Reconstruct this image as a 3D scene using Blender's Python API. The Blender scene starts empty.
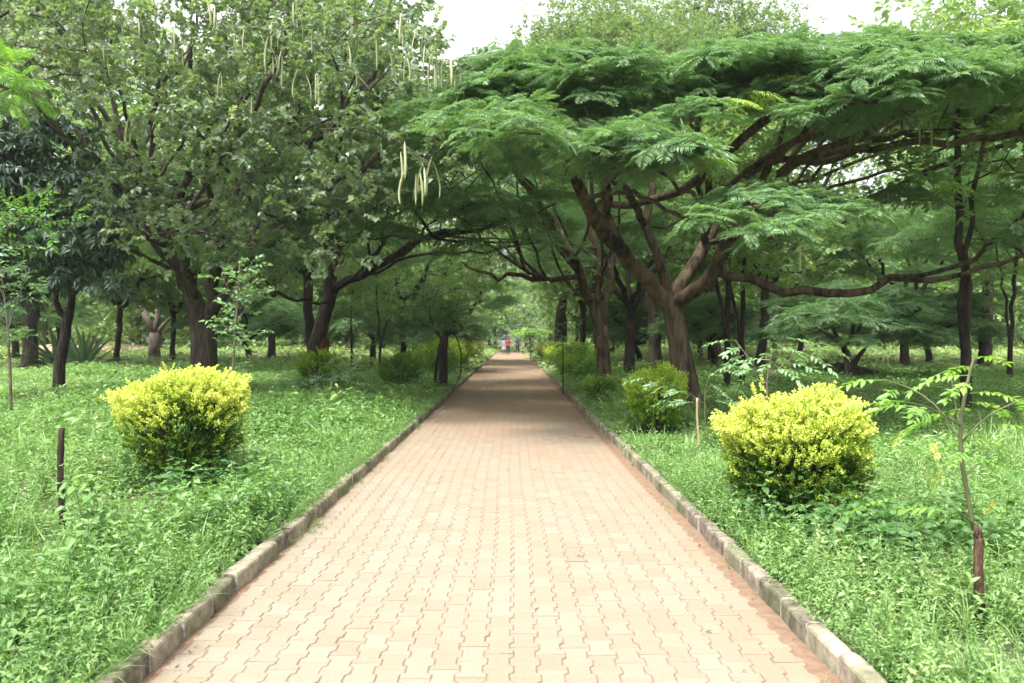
import bpy, math, random
import numpy as np
from mathutils import Vector

rng = np.random.default_rng(11)
random.seed(11)
SC = bpy.context.scene
COL = SC.collection
rad = math.radians

# ---------------------------------------------------------------- camera, world, sun, exposure
FPX = 853.0
EYE = 1.6
HOR = 338.0
cam_d = bpy.data.cameras.new('camera'); cam = bpy.data.objects.new('camera', cam_d); COL.objects.link(cam)
cam_d.sensor_width = 36.0
cam_d.lens = 36.0 * FPX / 1024.0
cam_d.clip_start = 0.05; cam_d.clip_end = 2000
cam.location = (0, 0, EYE)
cam.rotation_euler = (rad(90) - math.atan((341.5 - HOR) / FPX), 0, 0)
cam_d.dof.use_dof = True
cam_d.dof.focus_distance = 7.0
cam_d.dof.aperture_fstop = 3.2
SC.camera = cam

SUN_EL, SUN_AZ = 64.0, 215.0      # azimuth clockwise from +Y (the view): behind the camera and to the left
world = bpy.data.worlds.new('World'); SC.world = world; world.use_nodes = True
nt = world.node_tree; nt.nodes.clear()
sky = nt.nodes.new('ShaderNodeTexSky'); sky.sky_type = 'NISHITA'; sky.sun_disc = False
sky.sun_elevation = rad(SUN_EL); sky.sun_rotation = rad(SUN_AZ)
sky.air_density = 1.2; sky.dust_density = 6.0; sky.ozone_density = 1.0
hsv = nt.nodes.new('ShaderNodeHueSaturation'); hsv.inputs['Saturation'].default_value = 0.12   # cloud-covered sky
bgn = nt.nodes.new('ShaderNodeBackground'); bgn.inputs['Strength'].default_value = 0.15
wo = nt.nodes.new('ShaderNodeOutputWorld')
nt.links.new(sky.outputs[0], hsv.inputs['Color']); nt.links.new(hsv.outputs[0], bgn.inputs['Color']); nt.links.new(bgn.outputs[0], wo.inputs[0])

sd = bpy.data.lights.new('sun', 'SUN'); sun = bpy.data.objects.new('sun', sd); COL.objects.link(sun)
sd.energy = 1.7; sd.angle = rad(10); sd.color = (1.0, 0.965, 0.92)
az, el = rad(SUN_AZ), rad(SUN_EL)
sdir = Vector((math.sin(az) * math.cos(el), math.cos(az) * math.cos(el), math.sin(el)))
sun.rotation_euler = (-sdir).to_track_quat('-Z', 'Y').to_euler()
sun.location = sdir * 60

SC.view_settings.view_transform = 'Standard'
SC.view_settings.look = 'None'
SC.view_settings.exposure = 1.75
SC.view_settings.gamma = 1.0
SC.render.engine = 'CYCLES'
SC.cycles.max_bounces = 7; SC.cycles.diffuse_bounces = 4; SC.cycles.glossy_bounces = 2
SC.cycles.transmission_bounces = 4; SC.cycles.transparent_max_bounces = 4
SC.cycles.use_denoising = True
SC.cycles.caustics_reflective = False; SC.cycles.caustics_refractive = False
SC.cycles.sample_clamp_indirect = 6.0

# ---------------------------------------------------------------- small maths
def P(x, y, Z):
    """a picture position at a measured distance, as a point of the place"""
    return np.array([(x - 512.0) * Z / FPX, Z, EYE + (HOR - y) * Z / FPX])

def sstep(a, b, v):
    t = np.clip((v - a) / (b - a), 0, 1); return t * t * (3 - 2 * t)

def ground_z(x, y):
    x = np.asarray(x, float); y = np.asarray(y, float)
    d = np.maximum(x - 1.62, -1.82 - x)
    und = 0.05 * np.sin(0.9 * x + 0.5 * y) + 0.05 * np.sin(1.7 * y - 0.8 * x + 1.3) + 0.08 * np.sin(0.31 * x - 0.23 * y)
    off = 0.07 + sstep(0.0, 2.0, d) * (0.04 + und) + 0.55 * sstep(18, 70, y) * sstep(3, 12, d)
    return np.where(d > -0.05, off, -0.06)

def norm(v):
    v = np.asarray(v, float); n = np.linalg.norm(v, axis=-1, keepdims=True); return v / np.maximum(n, 1e-9)

def frames(d, up):
    """rotation matrices: x = d, z ~ up"""
    d = norm(d); y = norm(np.cross(up, d)); z = np.cross(d, y)
    return np.stack([d, y, z], axis=-1)

def yawpitch(yaw, pitch, roll=None):
    d = np.stack([np.cos(yaw) * np.cos(pitch), np.sin(yaw) * np.cos(pitch), np.sin(pitch)], -1)
    up = np.zeros_like(d); up[:, 2] = 1.0
    if roll is not None:
        side = np.stack([-np.sin(yaw), np.cos(yaw), np.zeros_like(yaw)], -1)
        up = norm(up + side * np.tan(roll)[:, None])
    return frames(d, up)

# ---------------------------------------------------------------- geometry collector
class Geo:
    def __init__(s): s.v = []; s.l = []; s.c = []; s.a = []; s.n = 0
    def raw(s, v, loops, counts, var=0.5):
        v = np.asarray(v, float).reshape(-1, 3)
        s.v.append(v); s.l.append(np.asarray(loops, np.int64) + s.n); s.c.append(np.asarray(counts, np.int64))
        s.a.append(np.broadcast_to(np.asarray(var, float), (len(v),))); s.n += len(v)
    def arr(s): return np.concatenate(s.v), np.concatenate(s.l), np.concatenate(s.c), np.concatenate(s.a)
    def put(s, t, pos, R, S, V=0.5):
        tv, tl, tc, ta = t
        m = len(pos)
        if m == 0: return
        S = np.broadcast_to(np.asarray(S, float), (m,)); V = np.broadcast_to(np.asarray(V, float), (m,))
        w = np.einsum('mij,nj->mni', R, tv) * S[:, None, None] + np.asarray(pos)[:, None, :]
        n = len(tv)
        loops = (tl[None, :] + (np.arange(m) * n)[:, None]).ravel()
        s.v.append(w.reshape(-1, 3)); s.l.append(loops + s.n); s.c.append(np.tile(tc, m))
        s.a.append(np.clip(V[:, None] + (ta[None, :] - 0.5), 0, 1).ravel()); s.n += m * n
    def mesh(s, name, mat, smooth=False):
        v, l, c, a = s.arr()
        me = bpy.data.meshes.new(name)
        me.vertices.add(len(v)); me.vertices.foreach_set('co', v.astype(np.float32).ravel())
        me.loops.add(len(l)); me.loops.foreach_set('vertex_index', l.astype(np.int32))
        st = np.concatenate([[0], np.cumsum(c)[:-1]])
        me.polygons.add(len(c)); me.polygons.foreach_set('loop_start', st.astype(np.int32))
        me.polygons.foreach_set('use_smooth', np.full(len(c), smooth))
        me.update(calc_edges=True)
        at = me.attributes.new('var', 'FLOAT', 'POINT'); at.data.foreach_set('value', a.astype(np.float32))
        if mat: me.materials.append(mat)
        return me
    def build(s, name, mat, parent=None, smooth=False):
        o = bpy.data.objects.new(name, s.mesh(name, mat, smooth)); COL.objects.link(o)
        if parent: o.parent = parent
        return o

def merged(parts):
    g = Geo()
    for t, p, R, S, V in parts: g.put(t, p, R, S, V)
    return g.arr()

def tag(o, label, cat, group=None, kind=None):
    if label: o['label'] = label
    if cat: o['category'] = cat
    if group: o['group'] = group
    if kind: o['kind'] = kind
    return o

def empty(name, loc, label, cat, group=None):
    o = bpy.data.objects.new(name, None); COL.objects.link(o); o.location = tuple(loc); o.empty_display_size = 0.3
    return tag(o, label, cat, group)

def copy_tree(o, parent=None):
    c = o.copy(); COL.objects.link(c)
    if parent: c.parent = parent
    for ch in list(o.children): copy_tree(ch, c)
    return c

# ---------------------------------------------------------------- tubes
def tube(g, pts, rs, sides=8, var=0.5, lump=0.0, cap=True):
    pts = np.asarray(pts, float); rs = np.asarray(rs, float); n = len(pts)
    if n < 2: return
    t = np.gradient(pts, axis=0); t = norm(t)
    ref = np.array([1.0, 0.13, 0.07]) if abs(t[0][0]) < 0.8 else np.array([0.05, 1.0, 0.1])
    u = np.zeros_like(pts); r = ref
    for i in range(n):
        r = r - t[i] * r.dot(t[i]); r = r / max(np.linalg.norm(r), 1e-6); u[i] = r
    w = np.cross(t, u)
    a = np.arange(sides) * 2 * math.pi / sides
    rr = rs[:, None] * np.ones((1, sides))
    if lump > 0:
        ph = rng.uniform(0, 6, 3)
        s_ = np.cumsum(np.concatenate([[0], np.linalg.norm(np.diff(pts, axis=0), axis=1)]))
        rr = rr * (1 + lump * (np.sin(3 * a[None] + ph[0] + 0.8 * s_[:, None]) + 0.6 * np.sin(5 * a[None] + ph[1] - 1.9 * s_[:, None])
                               + 0.5 * np.sin(2 * a[None] + ph[2] + 3.1 * s_[:, None])))
    ring = pts[:, None] + rr[..., None] * (np.cos(a)[None, :, None] * u[:, None] + np.sin(a)[None, :, None] * w[:, None])
    idx = np.arange(n * sides).reshape(n, sides)
    A = idx[:-1]; B = np.roll(A, -1, 1); D = idx[1:]; Cc = np.roll(D, -1, 1)
    q = np.stack([A, B, Cc, D], -1).reshape(-1)
    cnt = np.full((n - 1) * sides, 4)
    if cap:
        q = np.concatenate([q, idx[-1], idx[0][::-1]]); cnt = np.concatenate([cnt, [sides, sides]])
    g.raw(ring.reshape(-1, 3), q, cnt, var)

def smooth_path(pts, rs, step=0.35):
    """Catmull-Rom resampling of a hand-laid limb"""
    pts = np.asarray(pts, float); rs = np.asarray(rs, float)
    out = []; ro = []
    n = len(pts)
    for i in range(n - 1):
        p0 = pts[max(i - 1, 0)]; p1 = pts[i]; p2 = pts[i + 1]; p3 = pts[min(i + 2, n - 1)]
        k = max(2, int(np.linalg.norm(p2 - p1) / step))
        for j in range(k):
            t = j / k
            out.append(0.5 * ((2 * p1) + (-p0 + p2) * t + (2 * p0 - 5 * p1 + 4 * p2 - p3) * t * t + (-p0 + 3 * p1 - 3 * p2 + p3) * t ** 3))
            ro.append(rs[i] * (1 - t) + rs[i + 1] * t)
    out.append(pts[-1]); ro.append(rs[-1])
    return np.array(out), np.array(ro)

class Skeleton:
    """hand-laid limbs, then every leaf clump is joined to the nearest wood"""
    def __init__(s): s.p = []; s.par = []; s.r = []; s.ch = []
    def node(s, p, par, r):
        s.p.append(np.asarray(p, float)); s.par.append(par); s.r.append(r); s.ch.append(0); return len(s.p) - 1
    def limb(s, pts, rs, parent=None, wob=0.03, step=0.35):
        pts, rs = smooth_path(pts, rs, step)
        if parent is None and s.p:
            d = np.linalg.norm(np.array(s.p) - pts[0], axis=1); parent = int(d.argmin())
        if parent is None: parent = -1
        last = parent; first = (parent == -1)
        for i, (p, r) in enumerate(zip(pts, rs)):
            if i == 0 and not first: continue
            w = 0 if i == len(pts) - 1 else wob
            last = s.node(p + rng.normal(0, w, 3), last, r)
        return last
    def grow(s, targets, rtip=0.008, seg=0.55, arch=0.25, wob=0.06, down_pen=1.2, minnode=2):
        T = np.asarray(targets, float)
        base = np.array(s.p)
        d0 = np.array([np.linalg.norm(base - t, axis=1).min() for t in T])
        tips = []
        for k in np.argsort(d0):
            t = T[k]; pa = np.array(s.p)
            v = t - pa; L = np.linalg.norm(v, axis=1)
            pen = 1 + down_pen * np.clip(-v[:, 2] / np.maximum(L, 1e-3), 0, 1)
            cost = L * pen; cost[:minnode] += 50
            j = int(cost.argmin())
            Lj = L[j]; p0 = pa[j]
            gp = pa[s.par[j]] if s.par[j] >= 0 else p0 - np.array([0, 0, 1])
            dirp = norm(p0 - gp)
            ctrl = p0 + 0.5 * Lj * norm(0.45 * dirp + 0.55 * norm(t - p0)) + np.array([0, 0, arch * Lj * 0.3])
            n = max(1, int(Lj / seg)); last = j
            for i in range(1, n + 1):
                u = i / n
                q = (1 - u) ** 2 * p0 + 2 * u * (1 - u) * ctrl + u * u * t
                if i < n: q = q + rng.normal(0, wob * min(1, Lj), 3)
                last = s.node(q, last, rtip)
            tips.append((k, last))
        cnt = np.zeros(len(s.p))
        for k, l in tips: cnt[l] += 1
        for i in range(len(s.p) - 1, -1, -1):
            if s.par[i] >= 0: cnt[s.par[i]] += cnt[i]
        for i in range(len(s.p)):
            pr = rtip * max(cnt[i], 1) ** 0.5
            s.r[i] = max(s.r[i], min(pr, 0.14))
        for i in range(len(s.p)):
            if s.par[i] >= 0: s.r[i] = min(s.r[i], s.r[s.par[i]])
    def wood(s, g, min_r=0.0, var=0.5, lump=0.05, hi=14):
        n = len(s.p); kids = [[] for _ in range(n)]
        for i in range(n):
            if s.par[i] >= 0: kids[s.par[i]].append(i)
        stack = [(0, -1)]
        while stack:
            i, pr = stack.pop()
            chain = [i] if pr < 0 else [pr, i]
            c = i
            while kids[c]:
                ks = sorted(kids[c], key=lambda k: -s.r[k])
                for k in ks[1:]: stack.append((k, c))
                c = ks[0]; chain.append(c)
            rs = [s.r[k] for k in chain]
            if pr >= 0: rs[0] = s.r[i]
            if max(rs) < min_r: continue
            m = max(rs); sides = hi if m > 0.12 else 8 if m > 0.05 else 5 if m > 0.015 else 4
            tube(g, [s.p[k] for k in chain], rs, sides, var, lump if m > 0.05 else 0, cap=m > 0.05)

# ---------------------------------------------------------------- materials
def nodes_of(name):
    m = bpy.data.materials.new(name); m.use_nodes = True; t = m.node_tree; t.nodes.clear()
    return m, t

def N(t, kind, **kw):
    n = t.nodes.new(kind)
    for k, v in kw.items(): setattr(n, k, v)
    return n

def ramp(t, stops):
    r = t.nodes.new('ShaderNodeValToRGB'); e = r.color_ramp.elements
    while len(e) > 1: e.remove(e[-1])
    e[0].position = stops[0][0]; e[0].color = (*stops[0][1], 1)
    for p, c in stops[1:]:
        x = e.new(p); x.color = (*c, 1)
    return r

def leaf_mat(name, stops, trans=0.35, rough=0.45, spec=0.4, tgain=1.5):
    m, t = nodes_of(name)
    a = N(t, 'ShaderNodeAttribute', attribute_name='var')
    r = ramp(t, stops); t.links.new(a.outputs['Fac'], r.inputs['Fac'])
    p = N(t, 'ShaderNodeBsdfPrincipled'); p.inputs['Roughness'].default_value = rough
    p.inputs['Specular IOR Level'].default_value = spec
    t.links.new(r.outputs[0], p.inputs['Base Color'])
    tr = N(t, 'ShaderNodeBsdfTranslucent')
    mul = N(t, 'ShaderNodeMix', data_type='RGBA', blend_type='MULTIPLY'); mul.inputs[0].default_value = 1.0
    t.links.new(r.outputs[0], mul.inputs[6]); mul.inputs[7].default_value = (tgain * 1.05, tgain * 1.1, tgain * 0.5, 1)
    t.links.new(mul.outputs[2], tr.inputs['Color'])
    mx = N(t, 'ShaderNodeMixShader'); mx.inputs[0].default_value = trans
    t.links.new(p.outputs[0], mx.inputs[1]); t.links.new(tr.outputs[0], mx.inputs[2])
    o = N(t, 'ShaderNodeOutputMaterial'); t.links.new(mx.outputs[0], o.inputs[0])
    return m

def bark_mat(name, c1, c2, scale=9.0, bump=0.5, stretch=0.22, rough=0.9):
    m, t = nodes_of(name)
    tc = N(t, 'ShaderNodeTexCoord'); mp = N(t, 'ShaderNodeMapping'); mp.inputs['Scale'].default_value = (1, 1, stretch)
    t.links.new(tc.outputs['Object'], mp.inputs[0])
    n1 = N(t, 'ShaderNodeTexNoise'); n1.inputs['Scale'].default_value = scale; n1.inputs['Detail'].default_value = 8; n1.inputs['Roughness'].default_value = 0.65
    n2 = N(t, 'ShaderNodeTexVoronoi'); n2.inputs['Scale'].default_value = scale * 3; 
    n3 = N(t, 'ShaderNodeTexNoise'); n3.inputs['Scale'].default_value = 1.3; n3.inputs['Detail'].default_value = 4
    for n in (n1, n2): t.links.new(mp.outputs[0], n.inputs['Vector'])
    t.links.new(tc.outputs['Object'], n3.inputs['Vector'])
    ad = N(t, 'ShaderNodeMath', operation='MULTIPLY_ADD'); t.links.new(n3.outputs[0], ad.inputs[0]); ad.inputs[1].default_value = 0.6
    t.links.new(n1.outputs[0], ad.inputs[2])
    r = ramp(t, [(0.62, c1), (0.78, tuple(0.4 * a + .45 * b for a, b in zip(c1, c2))), (0.98, c2)]); t.links.new(ad.outputs[0], r.inputs[0])
    h = N(t, 'ShaderNodeMath', operation='MULTIPLY_ADD'); t.links.new(n2.outputs[0], h.inputs[0]); h.inputs[1].default_value = 0.5; t.links.new(n1.outputs[0], h.inputs[2])
    b = N(t, 'ShaderNodeBump'); b.inputs['Strength'].default_value = bump; b.inputs['Distance'].default_value = 0.09; t.links.new(h.outputs[0], b.inputs['Height'])
    p = N(t, 'ShaderNodeBsdfPrincipled'); p.inputs['Roughness'].default_value = rough; p.inputs['Specular IOR Level'].default_value = 0.2
    t.links.new(r.outputs[0], p.inputs['Base Color']); t.links.new(b.outputs[0], p.inputs['Normal'])
    o = N(t, 'ShaderNodeOutputMaterial'); t.links.new(p.outputs[0], o.inputs[0])
    return m

def plain_mat(name, c, rough=0.8, var=0.25, scale=12):
    m, t = nodes_of(name)
    tc = N(t, 'ShaderNodeTexCoord'); n = N(t, 'ShaderNodeTexNoise'); n.inputs['Scale'].default_value = scale; n.inputs['Detail'].default_value = 5
    t.links.new(tc.outputs['Object'], n.inputs['Vector'])
    r = ramp(t, [(0.3, tuple(x * (1 - var) for x in c)), (0.7, tuple(min(1, x * (1 + var)) for x in c))]); t.links.new(n.outputs[0], r.inputs[0])
    p = N(t, 'ShaderNodeBsdfPrincipled'); p.inputs['Roughness'].default_value = rough; t.links.new(r.outputs[0], p.inputs['Base Color'])
    o = N(t, 'ShaderNodeOutputMaterial'); t.links.new(p.outputs[0], o.inputs[0])
    return m

M = {}
M['verge'] = leaf_mat('verge_leaf', [(0.0, (.045, .115, .03)), (0.45, (.13, .25, .065)), (0.8, (.22, .35, .12)), (1.0, (.34, .41, .17))], 0.3, 0.45, 0.45)
M['weed'] = leaf_mat('weed_leaf', [(0.0, (.05, .12, .035)), (0.6, (.09, .19, .055)), (1.0, (.16, .27, .09))], 0.35, 0.45, 0.35)
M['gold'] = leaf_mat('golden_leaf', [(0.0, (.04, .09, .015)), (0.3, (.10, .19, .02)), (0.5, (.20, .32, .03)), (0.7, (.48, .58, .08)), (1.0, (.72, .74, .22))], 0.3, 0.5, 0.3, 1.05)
M['lime'] = leaf_mat('lime_leaf', [(0.0, (.05, .13, .02)), (0.4, (.15, .29, .03)), (0.75, (.31, .46, .05)), (1.0, (.42, .52, .08))], 0.35, 0.5, 0.35, 1.2)
M['flame'] = leaf_mat('feathery_leaf', [(0.0, (.08, .155, .07)), (0.55, (.14, .245, .11)), (0.85, (.195, .305, .14)), (1.0, (.32, .44, .11))], 0.4, 0.42, 0.6)
M['pod_leaf'] = leaf_mat('pod_tree_leaf', [(0.0, (.10, .155, .08)), (0.6, (.165, .23, .125)), (1.0, (.24, .305, .17))], 0.42, 0.36, 0.7)
M['gloss'] = leaf_mat('glossy_leaf', [(0.0, (.04, .09, .055)), (0.7, (.08, .14, .085)), (1.0, (.13, .20, .11))], 0.25, 0.33, 0.9)
M['wood_leaf'] = leaf_mat('woodland_leaf', [(0.0, (.10, .18, .07)), (0.5, (.19, .29, .115)), (1.0, (.31, .40, .16))], 0.4, 0.5, 0.45)
M['pale_leaf'] = leaf_mat('pale_green_leaf', [(0.0, (.09, .15, .06)), (0.5, (.145, .22, .09)), (1.0, (.23, .31, .12))], 0.4, 0.5, 0.4)
M['neem'] = leaf_mat('sapling_leaf', [(0.0, (.09, .20, .05)), (0.6, (.16, .32, .06)), (0.85, (.23, .38, .07)), (0.95, (.5, .45, .08)), (1.0, (.6, .45, .1))], 0.4, 0.45, 0.5)
M['pale_sap'] = leaf_mat('pale_sapling_leaf', [(0.0, (.11, .21, .10)), (1.0, (.23, .36, .18))], 0.35, 0.4, 0.6)
M['agave'] = leaf_mat('agave_leaf', [(0.0, (.05, .11, .05)), (1.0, (.12, .18, .07))], 0.1, 0.5, 0.4)
M['pod'] = leaf_mat('seed_pod', [(0.0, (.24, .30, .13)), (1.0, (.50, .53, .30))], 0.25, 0.5, 0.4, 1.0)
M['bluegrey'] = leaf_mat('blue_grey_leaf', [(0.0, (.10, .17, .12)), (1.0, (.2, .3, .22))], 0.2, 0.5, 0.4)
M['dry'] = leaf_mat('dry_leaf', [(0.0, (.07, .045, .025)), (0.5, (.15, .10, .055)), (1.0, (.12, .14, .05))], 0.2, 0.7, 0.2, 1.0)
M['bark_red'] = bark_mat('red_brown_bark', (.016, .013, .009), (.15, .112, .068), 8, 0.5)
M['bark_dark'] = bark_mat('dark_bark', (.014, .012, .010), (.07, .056, .043), 9, 0.6)
M['bark_grey'] = bark_mat('grey_brown_bark', (.035, .028, .021), (.14, .113, .088), 7, 0.7)
M['bark_pale'] = bark_mat('pale_bark', (.08, .065, .05), (.22, .18, .14), 10, 0.3)
M['stem'] = plain_mat('green_stem', (.09, .10, .04))
M['stake'] = bark_mat('brown_stake_bark', (.03, .018, .012), (.14, .085, .055), 30, 0.4)
M['blackpost'] = bark_mat('charred_post', (.012, .009, .008), (.06, .04, .032), 25, 0.4)
M['bamboo'] = plain_mat('dry_bamboo', (.30, .22, .14), 0.6, 0.3, 20)

# ---------------------------------------------------------------- leaf templates  (verts, loops, counts, tone)
def leaf_t(w=0.42, fold=0.12, droop=0.15, fine=True, tone=0.5):
    """a pointed leaf one unit long on +x, folded on the midrib"""
    if fine:
        xs = [0, .3, .68, 1.0]; ws = [0, .5 * w, .38 * w, 0]
        v = [(0, 0, 0)]
        for x, h in zip(xs[1:3], ws[1:3]):
            z = -droop * x * x
            v += [(x, 0, z), (x, h, z + fold * h * 2), (x, -h, z + fold * h * 2)]
        v += [(1, 0, -droop)]
        loops = [0, 1, 2, 0, 3, 1, 1, 4, 5, 2, 1, 3, 6, 4, 4, 7, 5, 4, 6, 7]
        cnt = [3, 3, 4, 4, 3, 3]
    else:
        v = [(0, 0, 0), (.45, .5 * w, fold * w), (1, 0, -droop), (.45, -.5 * w, fold * w), (.45, 0, -droop * .2)]
        loops = [0, 4, 1, 1, 4, 2, 0, 3, 4, 4, 3, 2]; cnt = [3, 3, 3, 3]
    return np.array(v, float), np.array(loops), np.array(cnt), np.full(len(v), tone)

def quad_leaf(w=0.4, droop=0.1, tone=0.5):
    v = [(0, 0, 0), (.5, .5 * w, 0), (1, 0, -droop), (.5, -.5 * w, 0)]
    return np.array(v, float), np.array([0, 3, 2, 1]), np.array([4]), np.full(4, tone)

def twig_t(n=10, L=0.35, leaf=0.11, lt=None, spread=1.0, rise=0.15, jit=0.35, stem=True, droop=0.3, pairs=False):
    """leaves set along a twig that points to +x"""
    g = Geo(); lt = lt or leaf_t()
    k = np.arange(n); t = 0.15 + 0.85 * (k + 0.5) / n
    if pairs: t = 0.1 + 0.9 * ((k // 2) + 0.5) / (n / 2)
    pos = np.stack([t * L, np.zeros(n), rise * L * t - 0.1 * L * t * t], -1)
    side = np.where(k % 2 == 0, 1, -1) * spread
    ang = side * (rad(70) - rad(40) * t) + rng.normal(0, jit, n)
    if pairs:
        ang = side * rad(65) + rng.normal(0, jit, n)
    pitch = rng.normal(0.05 - droop * 0.5, 0.35, n)
    R = yawpitch(ang, pitch, rng.normal(0, 0.5, n))
    if pairs:
        alt = ((k // 2) % 2 == 1)
        rx = np.array([[1, 0, 0], [0, 0, -1], [0, 1, 0.]])
        R[alt] = np.einsum('ij,njk->nik', rx, R[alt])
    g.put(lt, pos, R, leaf * rng.uniform(0.75, 1.2, n), 0.5 + rng.normal(0, 0.09, n))
    if stem: tube(g, [(0, 0, 0), (L * .5, 0, rise * L * .4), (L, 0, rise * L * .9)], [0.004 + L * .006, .004, .002], 3, 0.3, cap=False)
    return g.arr()

def frond_t(L=0.5, pairs=12, pin=0.16, w=0.022, droop=0.35):
    """feathery doubly divided leaf pointing to +x: narrow pinnae on a drooping midrib"""
    g = Geo(); k = np.arange(pairs); t = 0.2 + 0.8 * k / (pairs - 1)
    z = lambda u: -droop * L * u ** 2
    size = pin * np.sin(np.pi * (0.18 + 0.72 * (t - 0.2) / 0.8)) + 0.02
    for s in (1, -1):
        yaw = s * (rad(80) - rad(34) * t) + rng.normal(0, 0.06, pairs)
        pitch = np.full(pairs, -0.15) + rng.normal(0, 0.1, pairs) - 0.3 * droop * t
        pos = np.stack([t * L, np.zeros(pairs), z(t)], -1)
        g.put(quad_leaf(w / pin * 1.3 * 0.9, 0.22), pos, yawpitch(yaw, pitch, rng.normal(0, 0.3, pairs)), size, 0.5 + rng.normal(0, .04, pairs))
    g.raw([(0, .004, 0), (L * .5, .003, z(.5)), (L, 0, z(1)), (L * .5, -.003, z(.5)), (0, -.004, 0)], [0, 1, 3, 4, 1, 2, 3], [4, 3], 0.35)
    return g.arr()

def rosette_t(n=9, L=0.5, tilt=0.25, pairs=12):
    g = Geo()
    for i in range(n):
        yaw = np.array([i * 2.399 + rng.normal(0, .2)]); pitch = np.array([rng.uniform(-0.15, 0.5) * (tilt / .25)])
        g.put(frond_t(L, pairs, 0.27 * L, 0.030, rng.uniform(.15, .42)), np.array([[0, 0, 0.02 * i * .2]]), yawpitch(yaw, pitch, rng.normal(0, .2, 1)), rng.uniform(.75, 1.1), 0.5 + rng.normal(0, .05))
    return g.arr()

def compound_t(L=0.35, pairs=6, leaflet=0.07, w=0.36, droop=0.4):
    """once-divided leaf: opposite leaflets on a midrib that points to +x"""
    g = Geo(); k = np.arange(pairs); t = 0.3 + 0.7 * k / (pairs - 1) if pairs > 1 else np.array([.6])
    z = lambda u: -droop * L * u * u * .6
    for s in (1, -1):
        g.put(leaf_t(w, .1, .25), np.stack([t * L, 0 * t, z(t)], -1), yawpitch(s * (rad(62) - rad(15) * t) + rng.normal(0, .12, pairs), rng.normal(-.25, .2, pairs), rng.normal(0, .3, pairs)), leaflet * rng.uniform(.8, 1.15, pairs), .5 + rng.normal(0, .06, pairs))
    g.put(leaf_t(w, .1, .25), np.array([[L, 0, z(1)]]), yawpitch(np.array([0.]), np.array([-.4])), leaflet, .55)
    tube(g, [(0, 0, 0), (L * .5, 0, z(.5)), (L, 0, z(1))], [.004, .003, .0015], 3, .35, cap=False)
    return g.arr()

def whorl_t(n=8, leaf=0.2, lt=None, droop=-0.35):
    g = Geo(); lt = lt or leaf_t(.36, .12, .3)
    k = np.arange(n)
    g.put(lt, np.zeros((n, 3)), yawpitch(k * 2.399 + rng.normal(0, .2, n), rng.uniform(droop - .3, droop + .6, n), rng.normal(0, .2, n)), leaf * rng.uniform(.75, 1.15, n), .5 + rng.normal(0, .08, n))
    return g.arr()

ALONG = {'put': 0}
def put_mixed(g, temps, pos, R, S, V):
    pos = np.asarray(pos); which = rng.integers(0, len(temps), len(pos)); S = np.broadcast_to(S, (len(pos),)); V = np.broadcast_to(V, (len(pos),))
    for i, t in enumerate(temps):
        m = which == i
        g.put(t, pos[m], R[m], S[m], V[m])

def clump_points(c, r, n, flat=1.0, shell=0.55):
    """n points in a lumpy ball about c with outward directions"""
    d = norm(rng.normal(0, 1, (n, 3)))
    q = rng.uniform(shell ** 3, 1, n) ** (1 / 3)
    off = d * q[:, None] * r * np.array([1, 1, flat])
    return c + off, d

def leafy(g, centres, radii, per, temps, size, flat=0.6, shell=0.35, vspread=.16, lift=0.25, vbase=.5):
    for c, r in zip(centres, radii):
        n = int(per * r * r * rng.uniform(.75, 1.25)) + 3
        pos, d = clump_points(c, r, n, flat, shell)
        dd = norm(d * np.array([1, 1, .6]) + np.array([0, 0, lift]) + rng.normal(0, .35, (n, 3)))
        R = frames(dd, norm(rng.normal(0, .35, (n, 3)) + np.array([0, 0, 1.])))
        put_mixed(g, temps, pos, R, size * rng.uniform(.75, 1.2, n), vbase + rng.normal(0, vspread * .5) + rng.normal(0, vspread * .6, n))

def pads(g, centres, radii, per, temps, size=1.0, vbase=.5):
    """flat topped plates of feathery rosettes"""
    for c, r in zip(centres, radii):
        n = int(per * r * r * rng.uniform(.8, 1.2)) + 3
        a = rng.uniform(0, 2 * np.pi, n); q = np.sqrt(rng.uniform(0, 1, n))
        x = q * r * np.cos(a); y = q * r * np.sin(a) * rng.uniform(.7, 1); z = r * .22 * (1 - q * q * 1.3) + rng.normal(0, .05, n)
        pos = np.stack([x, y, z], -1) + c
        up = norm(np.stack([x / r * .4, y / r * .4, np.ones(n)], -1) + rng.normal(0, .12, (n, 3)))
        yaw = rng.uniform(0, 2 * np.pi, n)
        dx = np.stack([np.cos(yaw), np.sin(yaw), np.zeros(n)], -1); dx = norm(dx - up * (dx * up).sum(-1, keepdims=True))
        R = frames(dx, up)
        put_mixed(g, temps, pos, R, size * rng.uniform(.8, 1.15, n), vbase + rng.normal(0, .09) + rng.normal(0, .07, n))

# ================================================================= GROUND, PATH, KERBS
def grid_obj(name, xs, ys, zf, mat):
    X, Y = np.meshgrid(xs, ys); Z = zf(X, Y)
    nx, ny = len(xs), len(ys); idx = np.arange(nx * ny).reshape(ny, nx)
    q = np.stack([idx[:-1, :-1], idx[:-1, 1:], idx[1:, 1:], idx[1:, :-1]], -1).reshape(-1)
    g = Geo(); g.raw(np.stack([X, Y, Z], -1).reshape(-1, 3), q, np.full((nx - 1) * (ny - 1), 4))
    return g.build(name, mat, smooth=False)

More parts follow.
